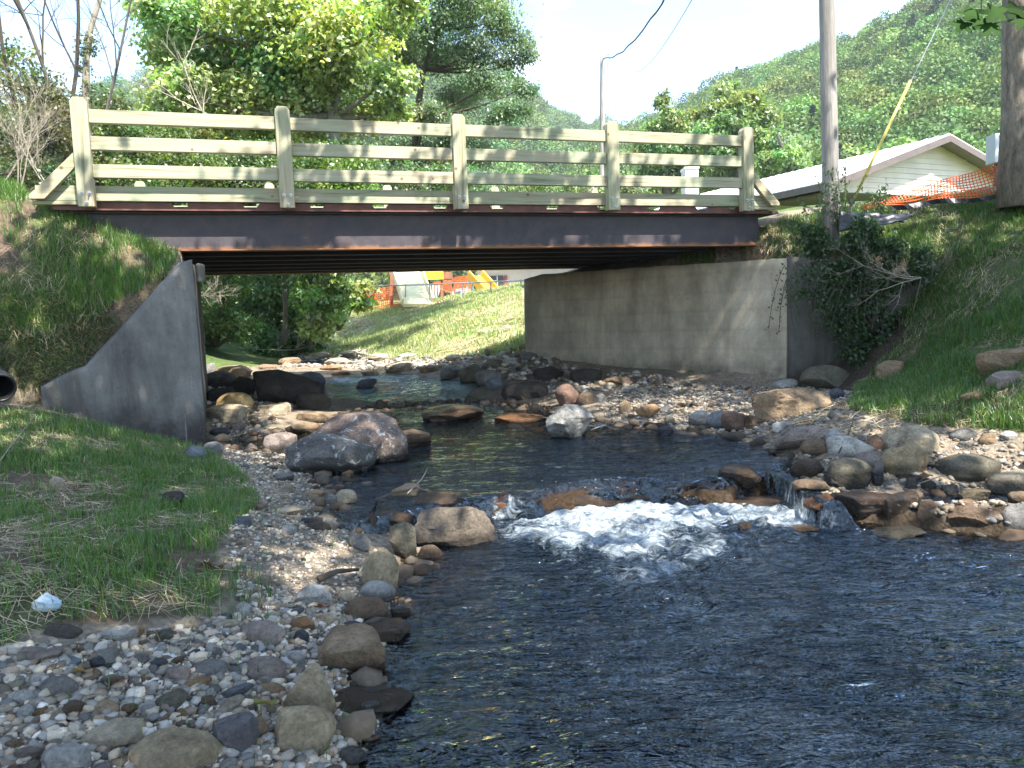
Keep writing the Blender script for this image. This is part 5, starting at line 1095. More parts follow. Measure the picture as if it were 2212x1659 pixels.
# ------------------------------------------------------------------ grass and straw
def blades(parts, name, label):
    Vs, Cs = [], []
    for Zp, bb, n, h0, h1, wd, base, nzs, thr, cond in parts:
        x, y, z, px, py = sample(Zp, bb, n, cond); nn = vnoise(x, y, nzs, 61, 3)+.35*vnoise(x, y, nzs*.3, 62, 2); keep = (nn+rng.normal(0, .22, len(x))) > thr; x, y, z, nn = x[keep], y[keep], z[keep], nn[keep]; m = len(x)
        h = rng.uniform(h0, h1, m)*(1+.5*np.clip(nn-thr, 0, .6)); a = rng.uniform(0, 6.28, m); bend = rng.uniform(.15, .75, m)*h; b = a+rng.uniform(-.5, .5, m)+1.57
        wv_ = wd*rng.uniform(.7, 1.3, m); cx, cy = np.cos(a)*wv_/2, np.sin(a)*wv_/2; dx, dy = np.cos(b)*bend, np.sin(b)*bend; P = np.stack([x, y, z-.01], 1)
        V = np.stack([P+np.stack([-cx, -cy, 0*x], 1), P+np.stack([cx, cy, 0*x], 1), P+np.stack([cx*.8+dx*.3, cy*.8+dy*.3, h*.55], 1), P+np.stack([-cx*.8+dx*.3, -cy*.8+dy*.3, h*.55], 1), P+np.stack([dx, dy, h*(1-.25*(bend/h)**2)], 1)], 1)
        Vs.append(V); c = var_cols(base, m, sd=.22, hue=.14); dryb = rng.random(m) < .07; c[dryb] = [.30, .25, .12]; Cs.append(c)
    V = np.concatenate(Vs); C_ = np.concatenate(Cs); n = len(V); i = np.arange(n)[:, None]*5
    me = npmesh(name, V.reshape(-1, 3), [np.concatenate([i, i+1, i+2, i+3], 1), np.concatenate([i+3, i+2, i+4], 1)], LEAF, False, np.repeat(C_, 5, 0)); return link(name, me, kind='stuff', label=label, cat='grass')
gg = (.080,.165,.03); Z_SP = [(380,1260),(560,1230),(600,1310),(520,1350),(400,1345)]
blades([(Z_LG, (-9, -1.2, 2.0, 11), 300000, .035, .12, .006, (.095,.195,.036), .45, -.10, None), (Z_SP, (-3, 0, 2.5, 5), 5000, .07, .14, .006, (.075,.16,.03), .4, -.6, None), (Z_NB, (-4.2, 0, 1.8, 8), 1500, .05, .12, .005, gg, .5, -.2, dry)], 'grass', 'fresh green seedling grass on the lower left bank')
Z_CL = [(-300,690),(180,690),(250,735),(180,785),(90,825),(0,858),(-300,900)]
blades([(Z_CL, (-12, -3.3, 7.2, 10.5), 260000, .05, .14, .006, (.11,.17,.05), .4, -.25, None), (Z_LU, (-12, -3.3, 7.5, 11.2), 330000, .07, .19, .007, (.13,.25,.055), .5, -.3, None)], 'grass', 'green grass growing through straw on the slope above the left abutment')
blades([(Z_RG, (3, 16, 4.5, 14.6), 560000, .05, .13, .009, (.075,.165,.028), .6, -.14, None)], 'grass', 'dark green grass on the right creek bank')
blades([(Z_FG, (-8, 11, 17.5, 40), 150000, .06, .16, .02, (.30,.38,.15), 1.6, -.25, None)], 'grass', 'sunlit young grass on the bank beyond the bridge')
# grass and straw tufts hanging on the steep eroded face left of the abutment
_c = []
while len(_c) < 800:
    x_, y_ = rng.uniform(-250, 300), rng.uniform(640, 862)
    if inpoly(np.array([x_]), np.array([y_]), [(-300,640),(120,640),(250,690),(235,735),(180,785),(90,825),(0,858),(-300,900)])[0]: _c.append(G(x_, y_))
_c = np.repeat(np.array(_c), 16, 0)+rng.normal(0, .05, (800*16, 3))*[1, .3, 1]; _n = len(_c); _l = rng.uniform(.05, .17, _n)
_a = unit(rng.normal(size=(_n, 3))+[.1, -.9, -.5]); _s = unit(np.cross(_a, rng.normal(size=(_n, 3))))*.0035; _m = _c+_a*_l[:, None]*.5+[0, -.01, .02]; _e = _c+_a*_l[:, None]
_V = np.stack([_c-_s, _c+_s, _m+_s, _m-_s, _e], 1).reshape(-1, 3); _i = np.arange(_n)[:, None]*5; _k = rng.random(_n) < .62
_col = np.where(_k[:, None], var_cols((.10,.17,.045), _n, sd=.25), var_cols((.34,.28,.17), _n, sd=.3, hue=.06))
link('hanging_grass', npmesh('hanging_grass', _V, [np.concatenate([_i, _i+1, _i+2, _i+3], 1), np.concatenate([_i+3, _i+2, _i+4], 1)], LEAF, False, np.repeat(_col, 5, 0)), kind='stuff', label='grass and straw hanging over the eroded earth face above the drain pipe', cat='grass')
STRAW = vcol_mat('straw', .7, (.8, 1.2), 20, 50, 0)
def straws(parts, label):
    Vs, Cs = [], []
    for Zp, bb, n, l0, l1, wd, thr, seed in parts:
        x, y, z, px, py = sample(Zp, bb, n); nn = vnoise(x, y, .55, seed, 3); k = nn > thr; x, y, z = x[k], y[k], z[k]; m = len(x)
        a = rng.uniform(0, 6.28, m); l = rng.uniform(l0, l1, m); x2, y2 = x+np.cos(a)*l, y+np.sin(a)*l; z1 = z+.008+rng.random(m)*.03; z2 = H(x2, y2)+.008+rng.random(m)*.05
        z2 = np.clip(z2, z1-l*.8, z1+l*.8)
        A = np.stack([x, y, z1], 1); B = np.stack([x2, y2, z2], 1); M_ = (A+B)/2+rng.normal(0, .04, (m, 3))*l[:, None]*[1, 1, .5]; s = np.stack([-np.sin(a)*wd/2, np.cos(a)*wd/2, rng.uniform(-.3, .3, m)*wd], 1)
        Vs.append(np.stack([A-s, A+s, M_+s, M_-s, B-s*.6, B+s*.6], 1)); Cs.append(var_cols((.38,.31,.19), m, sd=.3, hue=.06))
    V = np.concatenate(Vs); n = len(V); i = np.arange(n)[:, None]*6; C_ = np.concatenate(Cs)
    me = npmesh('straw', V.reshape(-1, 3), np.concatenate([np.concatenate([i, i+1, i+2, i+3], 1), np.concatenate([i+3, i+2, i+5, i+4], 1)], 0), STRAW, False, np.repeat(C_, 6, 0)); return link('straw', me, kind='stuff', label=label, cat='straw')
straws([(Z_LG, (-9, -1.2, 2.0, 11), 60000, .06, .2, .0035, -.12, 65), (Z_LG, (-9, -1.2, 2.0, 11), 5000, .06, .22, .0045, -.6, 66)], 'dry straw mulch scattered on the lower left bank')
straws([(Z_LU, (-12, -3.3, 7.5, 11.2), 42000, .06, .22, .0035, -.0, 67), (Z_CL, (-12, -3.3, 7.2, 10.5), 60000, .06, .25, .004, -.5, 73)], 'dry straw mulch scattered on the slope above the left abutment')
Z_RS = [(1640,905),(1720,880),(1850,875),(1960,910),(2000,940),(1800,955),(1700,930)]
straws([(Z_RG, (3, 14, 6.3, 14.6), 46000, .07, .22, .005, .05, 68), (Z_RS, (2, 8, 6.5, 12), 9000, .08, .26, .005, -.8, 69), ([(1550,556),(1690,462),(1760,480),(1690,545)], (3, 6, 12, 15), 14000, .08, .26, .005, -.3, 70)], 'dry straw mulch scattered on the right bank')
straws([(Z_FG, (-8, 11, 17.5, 40), 45000, .15, .4, .018, -.05, 71)], 'pale straw mulch on the bank beyond the bridge')
# ------------------------------------------------------------------ creepers on the right wing wall
def part(root, name, me): 
    o = link(name, me, root); o.matrix_parent_inverse = Matrix.Translation(-root.location); return o
vr = empty('creeper', DY(1800,560,12.6)); meta(vr, 'dark leafy creeper tumbling over the right wing wall below the big utility pole', 'creeper')
P_ = []; 
_pc = [(1700,555),(1730,500),(1800,480),(1880,490),(1950,500),(2010,560),(2020,640),(1960,720),(1880,800),(1800,740),(1770,660),(1730,640)]
_k = 0
while _k < 64:
    cx, cy = rng.uniform(1690, 2030), rng.uniform(475, 800)
    if not inpoly(np.array([cx]), np.array([cy]), _pc)[0]: continue
    _k += 1; s_ = K*12.5/FPX; n = int(rng.uniform(120, 480)*(1.2-(cy-475)/420)); d = unit(rng.normal(size=(n, 3)))*rng.random((n, 1))**.6; Q = DY(cx, cy, 12.32-.05*(cx-1700)/100*(cy < 620)+rng.uniform(-.12, .1))+d*[rng.uniform(18, 46)*s_, .13, rng.uniform(14, 34)*s_]; P_.append(Q)
P_ = np.concatenate(P_); col_ = var_cols((.04,.085,.024), len(P_), sd=.4); part(vr, 'leaves', fol_mesh('leaves', P_, .055*rng.uniform(.5, 1.4, len(P_)), col_, LEAF, star=False, updir=.8, aspect=.75))
st = MB(); P2 = []
for k in range(30):
    a = DY(1690+k*9+rng.uniform(-5, 5), 585+rng.uniform(-20, 30), 12.25); b = a+np.array([rng.uniform(-.35, -.02), -.1, -rng.uniform(.3, 1.0)]) ; bp = bez(a, b, np.array([-.1, -.12, .12]), 8); st.tube(bp, .005, 4)
    for q in bp: P2 += [q+rng.normal(0, .03, 3) for _ in range(4)]
for k in range(10):
    a = DY(1740+k*18, 560, 12.5); st.tube(bez(a, a+np.array([rng.uniform(-.5, .5), -.2, -rng.uniform(.3, .8)]), np.array([0, -.15, .1]), 6), .009, 4)
part(vr, 'stems', st.mesh('stems', BARK)); P2 = np.array(P2); part(vr, 'trailing_leaves', fol_mesh('trailing_leaves', P2, .05*rng.uniform(.6, 1.2, len(P2)), var_cols((.05,.10,.03), len(P2)), LEAF, aspect=.7))
bare_branches('dead_brush', 'tangle of dead twigs in the dark hollow right of the creeper', 12.2, [(1960,720,-.4,.5),(2010,640,-.5,.3),(1990,600,-.8,-.1)], 3, ln=.8, rad=.008, bark=BARK_P)
def weed(label, x, y, Y, h, n=5, base=(.06,.13,.03), ls=.07, cat='weed'):
    g = DY(x, y, Y); root = empty('weed', g); meta(root, label, cat, 'weeds on the right bank crest'); m = MB(); Q = []
    for k in range(n):
        top = g+np.array([rng.uniform(-.3, .3)*h, rng.uniform(-.2, .2)*h, h*rng.uniform(.6, 1)]); bp = bez(g, top, np.array([rng.uniform(-.1, .1), 0, .05]), 7); m.tube(bp, .004, 4)
        for q in bp[1:]: Q += [q+rng.normal(0, .02, 3) for _ in range(7)]
    part(root, 'stems', m.mesh('stems', BARK_G)); Q = np.array(Q); part(root, 'leaves', fol_mesh('leaves', Q, ls*rng.uniform(.6, 1.2, len(Q)), var_cols(base, len(Q)), LEAF, aspect=.4, updir=.7))
weed('leafy weed growing up against the foot of the big utility pole', 1812, 505, 12.8, 1.25, 9)
weed('tall weed on the crest between pole and guy wire', 1760, 520, 12.7, .9, 7)
weed('single tall weed before the orange fence', 1905, 470, 12.9, .55, 5)
weed('bright yellowish weed in front of the creeper', 1880, 530, 12.3, .45, 9, (.12,.2,.03))

# ------------------------------------------------------------------ poles, guy, wires
POLEM = bark_mat('pole_wood', (.27,.25,.23), 9, .45, .10)
def pole(label, pts, r0, r1, extras=None):
    root = empty('utility_pole', pts[0]); meta(root, label, 'utility pole'); n = 14; P = bez(pts[0], pts[1], np.zeros(3), n)
    part(root, 'shaft', MB().tube(P, list(np.linspace(r0, r1, n)), 20).mesh('shaft', POLEM, smooth=True)); return root
pb = DY(1797,540,13.0); pole('big weathered utility pole rising out of the creeper on the right bank', (pb, DY(1783,-160,13.0)), .135, .115)
mb_ = DY(1300,470,33); mt_ = DY(1302,115,33); pr = pole('thin grey utility pole standing beyond the fourth rail post', (mb_, mt_), .13, .10)
m = MB().tube([mt_+[0, 0, -.1], mt_+[.25, 0, -.05], mt_+[.27, 0, -.25]], .025, 6); m.tube([mt_+[.2, 0, -.3], mt_+[.16, 0, -3], mt_+[.14, 0, -6]], .018, 5); part(pr, 'conduit', m.mesh('conduit', GALV))
BLK = simple('black_cable', (.02,.02,.022), .6, 0, .2, 5, 0)
def wire(label, a, b, r, sag, wig=0):
    P = bez(a, b, np.array([0, 0, -sag]), 24)
    if wig: P[:, 2] += wig*np.sin(np.arange(24)*1.3); P[:, 0] += wig*.6*np.cos(np.arange(24)*1.9)
    o = MB().tube(P, r, 6).build('power_line', BLK, smooth=True); meta(o, label, 'power line', 'overhead lines'); return o
wire('thick twisted black cable running down from the top edge to the thin pole', DY(1470,-60,15), DY(1303,125,33), .022, .9, .02)
wire('very thin overhead wire right of the thick cable', DY(1500,-10,20), DY(1370,155,60), .012, 1.0)
YEL = simple('guy_guard_yellow', (.72,.58,.13), .45, 0, .12, 8, .05)
ga, gb, gc = DY(1841,438,13.3), DY(1967,174,13.3), DY(2130,-160,13.3)
gw = empty('guy_wire', ga); meta(gw, 'steel guy wire with a yellow plastic guard slanting up between pole and shed', 'guy wire')
part(gw, 'cable', MB().tube([ga+(gc-ga)*-.01, gc], .008, 6).mesh('cable', GALV)); part(gw, 'guard', MB().tube([ga+(gb-ga)*.04, ga+(gb-ga)*.5, gb], .023, 10).mesh('guard', YEL, smooth=True))
part(gw, 'anchor', MB().tube([ga-(gb-ga)*.08, ga+(gb-ga)*.03], .02, 6).box(tuple(ga-[.05,.03,.02]), tuple(ga+[.03,.03,.06])).mesh('anchor', simple('dark_iron', (.05,.05,.05), .6)))
WS = simple('stake_wood', (.13,.10,.085), .8, 0, .3, 10, .3, mapping=(1,1,.1))
o = MB().bar(DY(1779,416,12.7), DY(1784,524,12.7), .05, .05, up=(0,1,0)).build('wooden_stake', WS, bevel=.004); meta(o, 'dark square wooden stake beside the foot of the big utility pole', 'stake')

# ------------------------------------------------------------------ orange safety fence, silt fence, plastic sheet, cabinet
ORG = simple('orange_plastic', (.80,.13,.03), .5, 0, .15, 5, 0)
def netting(root, A0, A1, B0, B1, nu, nv, wd, mat, name='netting', slack=.06):
    """net between top line A0-A1 and bottom line B0-B1"""
    m = MB(); A0, A1, B0, B1 = map(np.array, (A0, A1, B0, B1)); gp = {}
    def P(u, v): q = (A0*(1-u)+A1*u)*(1-v)+(B0*(1-u)+B1*u)*v; return q+np.array([0, slack*math.sin(u*9+v*4)*.5, slack*.3*math.sin(u*14)])
    for i in range(nu+1):
        for j in range(nv): a, b = P(i/nu, j/nv), P(i/nu, (j+1)/nv); d = unit(np.array([1, 0, .05])); m.add([a-d*wd/2, a+d*wd/2, b+d*wd/2, b-d*wd/2], [(0, 1, 2, 3)])
    for j in range(nv+1):
        for i in range(nu):
            gap_ = np.linalg.norm(P(i/nu, 0)-P(i/nu, 1))/nv
            if (gap_ < .03 and j % 2) or (gap_ < .015 and j % 4): continue
            a, b = P(i/nu, j/nv), P((i+1)/nu, j/nv); d = np.array([0, 0, 1.]); a = a-[0,.003,0]; b = b-[0,.003,0]; m.add([a-d*wd/2, b-d*wd/2, b+d*wd/2, a+d*wd/2], [(0, 1, 2, 3)])
    part(root, name, m.mesh(name, mat))
fr_ = empty('safety_fence', DY(2000,440,13)); meta(fr_, 'orange plastic mesh fence sagging along the crest of the right bank', 'fence')
netting(fr_, DY(1862,446,13.2), DY(2172,348,13.0), DY(1868,452,13.2), DY(2182,416,13.0), 44, 9, .015, ORG)
netting(fr_, DY(2172,348,13.0), DY(2300,345,12.6), DY(2182,416,13.0), DY(2310,412,12.6), 14, 9, .015, ORG)
part(fr_, 'post', MB().bar(DY(2172,338,13.02), DY(2176,425,13.02), .03, .03, up=(0,1,0)).mesh('post', WS))
BPL = simple('black_sheet', (.022,.023,.027), .38, 0, .3, 8, .5)
sf = MB(); n = 30; 
for i in range(n):
    u0, u1 = i/n, (i+1)/n
    def T(u, k): x = 1925+(2300-1925)*u; y = 444-34*u**.8 + 2.5*math.sin(u*17); return DY(x, y+k*(11-2*u), 12.95-.3*u+.04*math.sin(u*30)*k)
    sf.add([T(u0,0), T(u1,0), T(u1,1), T(u0,1), T(u0,0)+[0,.02,0], T(u1,0)+[0,.02,0], T(u1,1)+[0,.02,0], T(u0,1)+[0,.02,0]], [(0,3,2,1), (4,5,6,7), (0,1,5,4), (3,7,6,2)])
o = sf.build('silt_fence', BPL); meta(o, 'low black silt fence along the grassy crest under the orange mesh', 'fence')
nx_, ny_ = 26, 16; u, v = np.meshgrid(np.linspace(0, 1, nx_), np.linspace(0, 1, ny_)); X = 1812+u*(165-30*v); Yp = 456+v*(44-30*u)+u*8; base_ = np.array([[DY(X[j,i], Yp[j,i], 12.75-.25*v[j,i]) for i in range(nx_)] for j in range(ny_)]); base_[..., 2] += .05*vnoise(u*3, v*3, .5, 91, 3)+.03*vnoise(u*9, v*5, .5, 92, 2)
o = link('plastic_sheet', npmesh('plastic_sheet', base_.reshape(-1, 3), grid_faces(nx_, ny_), BPL, True)); meta(o, 'crumpled black plastic sheet lying on the crest between pole and orange mesh', 'plastic sheet')
md = o.modifiers.new('s', 'SOLIDIFY'); md.thickness = .01
cg = simple('cabinet_grey', (.52,.54,.56), .45, .2, .08, 5, 0); ck = simple('cabinet_dark', (.06,.05,.045), .6, 0, .2, 5, 0)
cb_ = empty('utility_cabinet', DY(2167,360,15.2)); meta(cb_, 'light grey metal box mounted beside the tree trunk at the right edge', 'utility cabinet')
a0 = DY(2150,288,15.2); a1 = DY(2173,350,15.2); wdt = a1[0]-a0[0]
part(cb_, 'cabinet_body', MB().box((a0[0], a0[1], a1[2]), (a0[0]+wdt, a0[1]+.30, a0[2])).mesh('cabinet_body', cg, bevel=.012)); part(cb_, 'cabinet_side', MB().box((a0[0]+wdt+.003, a0[1]+.02, a1[2]-.02), (a0[0]+wdt+.2, a0[1]+.30, a0[2]+.01)).mesh('cabinet_side', ck))  # dark right side of the cabinet, built as its own box
part(cb_, 'latch', MB().box((a0[0]+.08, a0[1]-.02, (a0[2]+a1[2])/2+.2), (a0[0]+.16, a0[1]-.002, (a0[2]+a1[2])/2+.24)).mesh('latch', ck)); part(cb_, 'hook', MB().tube([(a0[0]+wdt+.05, a0[1]+.1, a0[2]), (a0[0]+wdt+.05, a0[1]+.1, a0[2]+.18), (a0[0]+wdt+.15, a0[1]+.1, a0[2]+.24), (a0[0]+wdt+.25, a0[1]+.1, a0[2]+.2)], .012, 6).mesh('hook', ck))
part(cb_, 'support_post', MB().box((a0[0]+.1, a0[1]+.1, 3.2), (a0[0]+.2, a0[1]+.2, a1[2]-.004)).mesh('support_post', WS))

# ------------------------------------------------------------------ house on the right
PK = DY(2053,289,25.65)+np.array([-.255,.543,0]); gd = np.array([.905,.425,0]); ad_ = np.array([-.425,.905,0]); HWD = 5.07; ez = float(PK[2])-1.62; LEN = 12.6; UPV = np.array([0, 0, 1.])
hs = empty('house', (PK[0], PK[1], 3.4)); meta(hs, 'low house with white metal roof and cream sided gable behind the right bank', 'house')
def sid_mat(name, c, per=.13):
    m, t, p, o = new_mat(name); tcn = t.nodes.new('ShaderNodeTexCoord'); sx = t.nodes.new('ShaderNodeSeparateXYZ'); t.links.new(tcn.outputs['Object'], sx.inputs[0]); n = noise_n(t, 1.5, 4)
    r = ramp(t, [(.3, tuple(np.array(c)*.9)), (.7, tuple(np.minimum(np.array(c)*1.08, .9)))]); t.links.new(n.outputs['Fac'], r.inputs['Fac']); t.links.new(r.outputs['Color'], p.inputs['Base Color']); p.inputs['Roughness'].default_value = .55; return m
SID = sid_mat('cream_siding', (.74,.62,.52)); ROOFM = simple('white_metal_roof', (.78,.77,.77), .35, .1, .06, 3, 0); FAS = simple('brown_fascia', (.13,.10,.09), .6, 0, .15, 5, 0); SOF = simple('brown_soffit', (.20,.16,.135), .7, 0, .15, 8, .1, mapping=(1,1,1)); WALLM = simple('cream_wall', (.62,.60,.45), .7, 0, .08, 2, 0); WHT = simple('white_paint', (.78,.78,.75), .5, 0, .05, 4, 0)
def pt3(s, l, z): return PK + gd*s + ad_*l + UPV*(z-PK[2])     # s across the gable, l along the ridge
slp = (PK[2]-ez)/HWD
def roofz(s): return PK[2]-slp*abs(s)
for sg in (-1, 1):
    m = MB(); th_ = .12; ov = HWD
    m.add([pt3(0, -.6, PK[2]), pt3(sg*ov, -.6, roofz(ov)), pt3(sg*ov, LEN, roofz(ov)), pt3(0, LEN, PK[2]), pt3(0, -.6, PK[2]-.03), pt3(sg*ov, -.6, roofz(ov)-.03), pt3(sg*ov, LEN, roofz(ov)-.03), pt3(0, LEN, PK[2]-.03)], [(0,1,2,3),(7,6,5,4),(0,4,5,1),(1,5,6,2),(2,6,7,3)])
    for k in range(34): l = -.55+k*.39; m.bar(pt3(0, l, PK[2]+.012), pt3(sg*ov, l, roofz(ov)+.012), .045, .03)
    part(hs, 'roof', m.mesh('roof', ROOFM))
    f = MB(); f.add([pt3(0, -.62, PK[2]-.035), pt3(sg*ov, -.62, roofz(ov)-.035), pt3(sg*ov, -.62, roofz(ov)-.24), pt3(0, -.62, PK[2]-.24), pt3(0, -.58, PK[2]-.035), pt3(sg*ov, -.58, roofz(ov)-.035), pt3(sg*ov, -.58, roofz(ov)-.24), pt3(0, -.58, PK[2]-.24)], [(0,3,2,1),(4,5,6,7),(3,7,6,2)])
    f.bar(pt3(sg*ov, -.6, roofz(ov)-.135), pt3(sg*ov, LEN, roofz(ov)-.135), .04, .2); part(hs, 'fascia', f.mesh('fascia', FAS))
    q = MB().add([pt3(0, -.57, PK[2]-.13), pt3(sg*(ov-.03), -.57, roofz(ov)-.13), pt3(sg*(ov-.03), LEN, roofz(ov)-.13), pt3(0, LEN, PK[2]-.13)], [(0,1,2,3)]); part(hs, 'soffit', q.mesh('soffit', SOF))
# gable siding as real lapped boards
zb = ez-.24; g = MB(); z = zb; gov = HWD-.55
while z < PK[2]-.2:
    h_ = .17; z1 = min(z+h_, PK[2]-.16); w0 = min(gov, (PK[2]-.14-z)/slp); w1 = max(0.02, min(gov, (PK[2]-.14-z1)/slp))
    g.add([pt3(-w0, -.03, z), pt3(w0, -.03, z), pt3(w1, 0, z1), pt3(-w1, 0, z1), pt3(-w0, .06, z), pt3(w0, .06, z), pt3(w1, .06, z1), pt3(-w1, .06, z1)], [(0,1,2,3), (0,4,5,1), (4,7,6,5)]); z += h_
part(hs, 'gable_siding', g.mesh('gable_siding', SID))
part(hs, 'porch_ceiling', MB().add([pt3(-gov, -.02, zb-.02), pt3(gov, -.02, zb-.02), pt3(gov, 2.6, zb-.02), pt3(-gov, 2.6, zb-.02), pt3(-gov, -.02, zb+.04), pt3(gov, -.02, zb+.04), pt3(gov, 2.6, zb+.04), pt3(-gov, 2.6, zb+.04)], [(0,1,2,3), (7,6,5,4), (0,4,5,1), (3,2,6,7), (0,3,7,4), (1,5,6,2)]).mesh('porch_ceiling', SOF))
def hbox(s0, s1, l0, l1, z0, z1): return MB().add([pt3(s0,l0,z0), pt3(s1,l0,z0), pt3(s1,l1,z0), pt3(s0,l1,z0), pt3(s0,l0,z1), pt3(s1,l0,z1), pt3(s1,l1,z1), pt3(s0,l1,z1)], [(0,3,2,1),(4,5,6,7),(0,1,5,4),(1,2,6,5),(2,3,7,6),(3,0,4,7)])
part(hs, 'wall', hbox(-gov, gov, 2.6, LEN-.5, 2.4, zb-.03).mesh('wall', WALLM)); part(hs, 'porch_post', hbox(-gov, -gov+.28, 0, .28, 3.0, zb-.022).mesh('porch_post', WHT, bevel=.01)); part(hs, 'porch_post', hbox(gov-.28, gov, 0, .28, 3.0, zb-.022).mesh('porch_post', WHT, bevel=.01))
part(hs, 'window', hbox(-gov-.03, -gov-.004, 4.2, 5.9, 4.1, 4.75).mesh('window', simple('window_trim', (.6,.58,.52), .4)))
lp = DY(1903,414,24.6); part(hs, 'porch_light', MB().tube([Vector((lp[0], lp[1], zb-.02)), Vector((lp[0], lp[1], zb-.05)), Vector((lp[0], lp[1], zb-.12)), Vector((lp[0], lp[1], zb-.16))], [.17, .17, .13, .05], 12).mesh('porch_light', WHT, smooth=True))
CB = simple('cinder_block', (.38,.38,.38), .85, 0, .2, 8, .4); CBW = simple('block_cap', (.6,.59,.56), .8, 0, .1, 8, .2)
k0 = DY(1480,360,34); k1 = DY(1509,360,34); wch = k1[0]-k0[0]; chm = empty('block_chimney', (k0[0], k0[1], 3)); meta(chm, 'grey cinder block chimney standing behind the last rail span', 'chimney')
m = MB(); z = 3.0; i = 0
while z < k0[2]-.1: m.box((k0[0]+.004*(i % 2), k0[1]+.004*(i % 2), z), (k0[0]+wch-.004*(i % 2), k0[1]+.8, z+.195)); z += .2; i += 1
part(chm, 'block_courses', m.mesh('block_courses', CB)); part(chm, 'cap', MB().box((k0[0]-.03, k0[1]-.03, z+.003), (k0[0]+wch+.03, k0[1]+.83, z+.09)).mesh('cap', CBW))

# ------------------------------------------------------------------ playground seen under the bridge
def box4(x0, y0, x1, y1, Y, d=.1, m=None):
    a = DY(x0, y0, Y); b = DY(x1, y1, Y); return (m or MB()).box((a[0], Y, min(a[2], b[2])), (b[0], Y+d, max(a[2], b[2])))
PYW = simple('pale_yellow_plastic', (.80,.72,.42), .4, 0, .05, 3, 0); PY2 = simple('yellow_plastic', (.85,.48,.05), .4, 0, .08, 3, 0); PBR = simple('play_brown', (.28,.13,.075), .6, 0, .2, 5, 0); PBL = simple('blue_plastic', (.10,.30,.70), .4, 0, .1, 3, 0); PWH = simple('white_plastic', (.75,.75,.73), .4, 0, .05, 3, 0)
pt_ = empty('play_tower', DY(880,640,35)); meta(pt_, 'brown and yellow play tower with a wide pale slide beyond the orange mesh', 'play tower')
a, b = DY(880,588,34.4), DY(903,656,32.6); s_ = MB(); w2 = .62; s_.add([a+[-w2,0,0], a+[w2,0,0], b+[w2,0,0], b+[-w2,0,0], a+[-w2,.05,-.12], a+[w2,.05,-.12], b+[w2,.05,-.12], b+[-w2,.05,-.12]], [(0,3,2,1),(4,5,6,7),(0,1,5,4),(1,2,6,5),(2,3,7,6),(3,0,4,7)])
for q in (-w2, w2): s_.bar(a+[q,0,.1], b+[q,0,.1], .07, .28)
part(pt_, 'slide', s_.mesh('slide', PYW)); part(pt_, 'deck', box4(840,586,900,614,35.2,1.4).mesh('deck', PBR)); part(pt_, 'panel', box4(915,584,958,603,34.8,.08).mesh('panel', PY2)); part(pt_, 'roof', box4(958,588,974,602,35,1.2).mesh('roof', PBR))
lg = MB()
for x in (846, 908, 916, 955): lg = MB().bar(DY(x,580,35.0), DY(x,662,35.0), .12, .12, up=(0,1,0)); part(pt_, 'leg', lg.mesh('leg', PBR))
ld = MB().bar(DY(913,585,34.6), DY(925,660,34.3), .09, .09, up=(0,1,0)); part(pt_, 'ladder', ld.bar(DY(900,606,34.6), DY(916,606,34.6), .08, .12, up=(0,1,0)).mesh('ladder', PWH))
sd2 = empty('slide', DY(1045,625,36)); meta(sd2, 'orange yellow slide sloping down to the right beyond the chain link fence', 'slide')
a, b = DY(1026,596,36), DY(1066,640,35); s_ = MB()
for q in (-.3, .3): s_.bar(a+[q,0,.1], b+[q,0,.1], .08, .34)
s_.add([a+[-.3,0,0], a+[.3,0,0], b+[.3,0,0], b+[-.3,0,0]], [(0,3,2,1)]); part(sd2, 'chute', s_.mesh('chute', PY2)); part(sd2, 'ladder', MB().bar(DY(1016,592,36.1), DY(1006,642,36.1), .09, .09, up=(0,1,0)).bar(DY(1021,592,36.1), DY(1018,642,36.1), .09, .09, up=(0,1,0)).mesh('ladder', PWH))
sw = empty('swing_frame', DY(960,640,36.5)); meta(sw, 'brown A shaped swing frame behind the chain link fence', 'swing')
for x0, x1 in ((955, 948), (955, 962), (978, 972), (978, 986)): part(sw, 'leg', MB().bar(DY(x0,612,36.5), DY(x1,650,36.5), .1, .1, up=(0,1,0)).mesh('leg', PBR))
part(sw, 'top_bar', MB().bar(DY(952,611,36.52), DY(981,609,36.52), .11, .11).mesh('top_bar', PBR))
ph = empty('playhouse', DY(1000,640,38)); meta(ph, 'white plastic playhouse with a blue corner beside the orange yellow slide', 'playhouse')
part(ph, 'wall', box4(975,624,1014,655,38,1.5).mesh('wall', PWH)); part(ph, 'corner_post', box4(1016,618,1024,652,37.8,.3).mesh('corner_post', PBL)); part(ph, 'sill', box4(985,628,996,631,37.9,.08).mesh('sill', PBL)); part(ph, 'sill', box4(1004,627,1012,630,37.9,.08).mesh('sill', PBL))
pw = empty('play_fence', DY(940,640,37)); meta(pw, 'white panelled play fence between pale slide and swing', 'play fence'); 
for k in range(5): part(pw, 'board', box4(922+k*6,616+(k%2),927+k*6,656,37,.05).mesh('board', PWH))
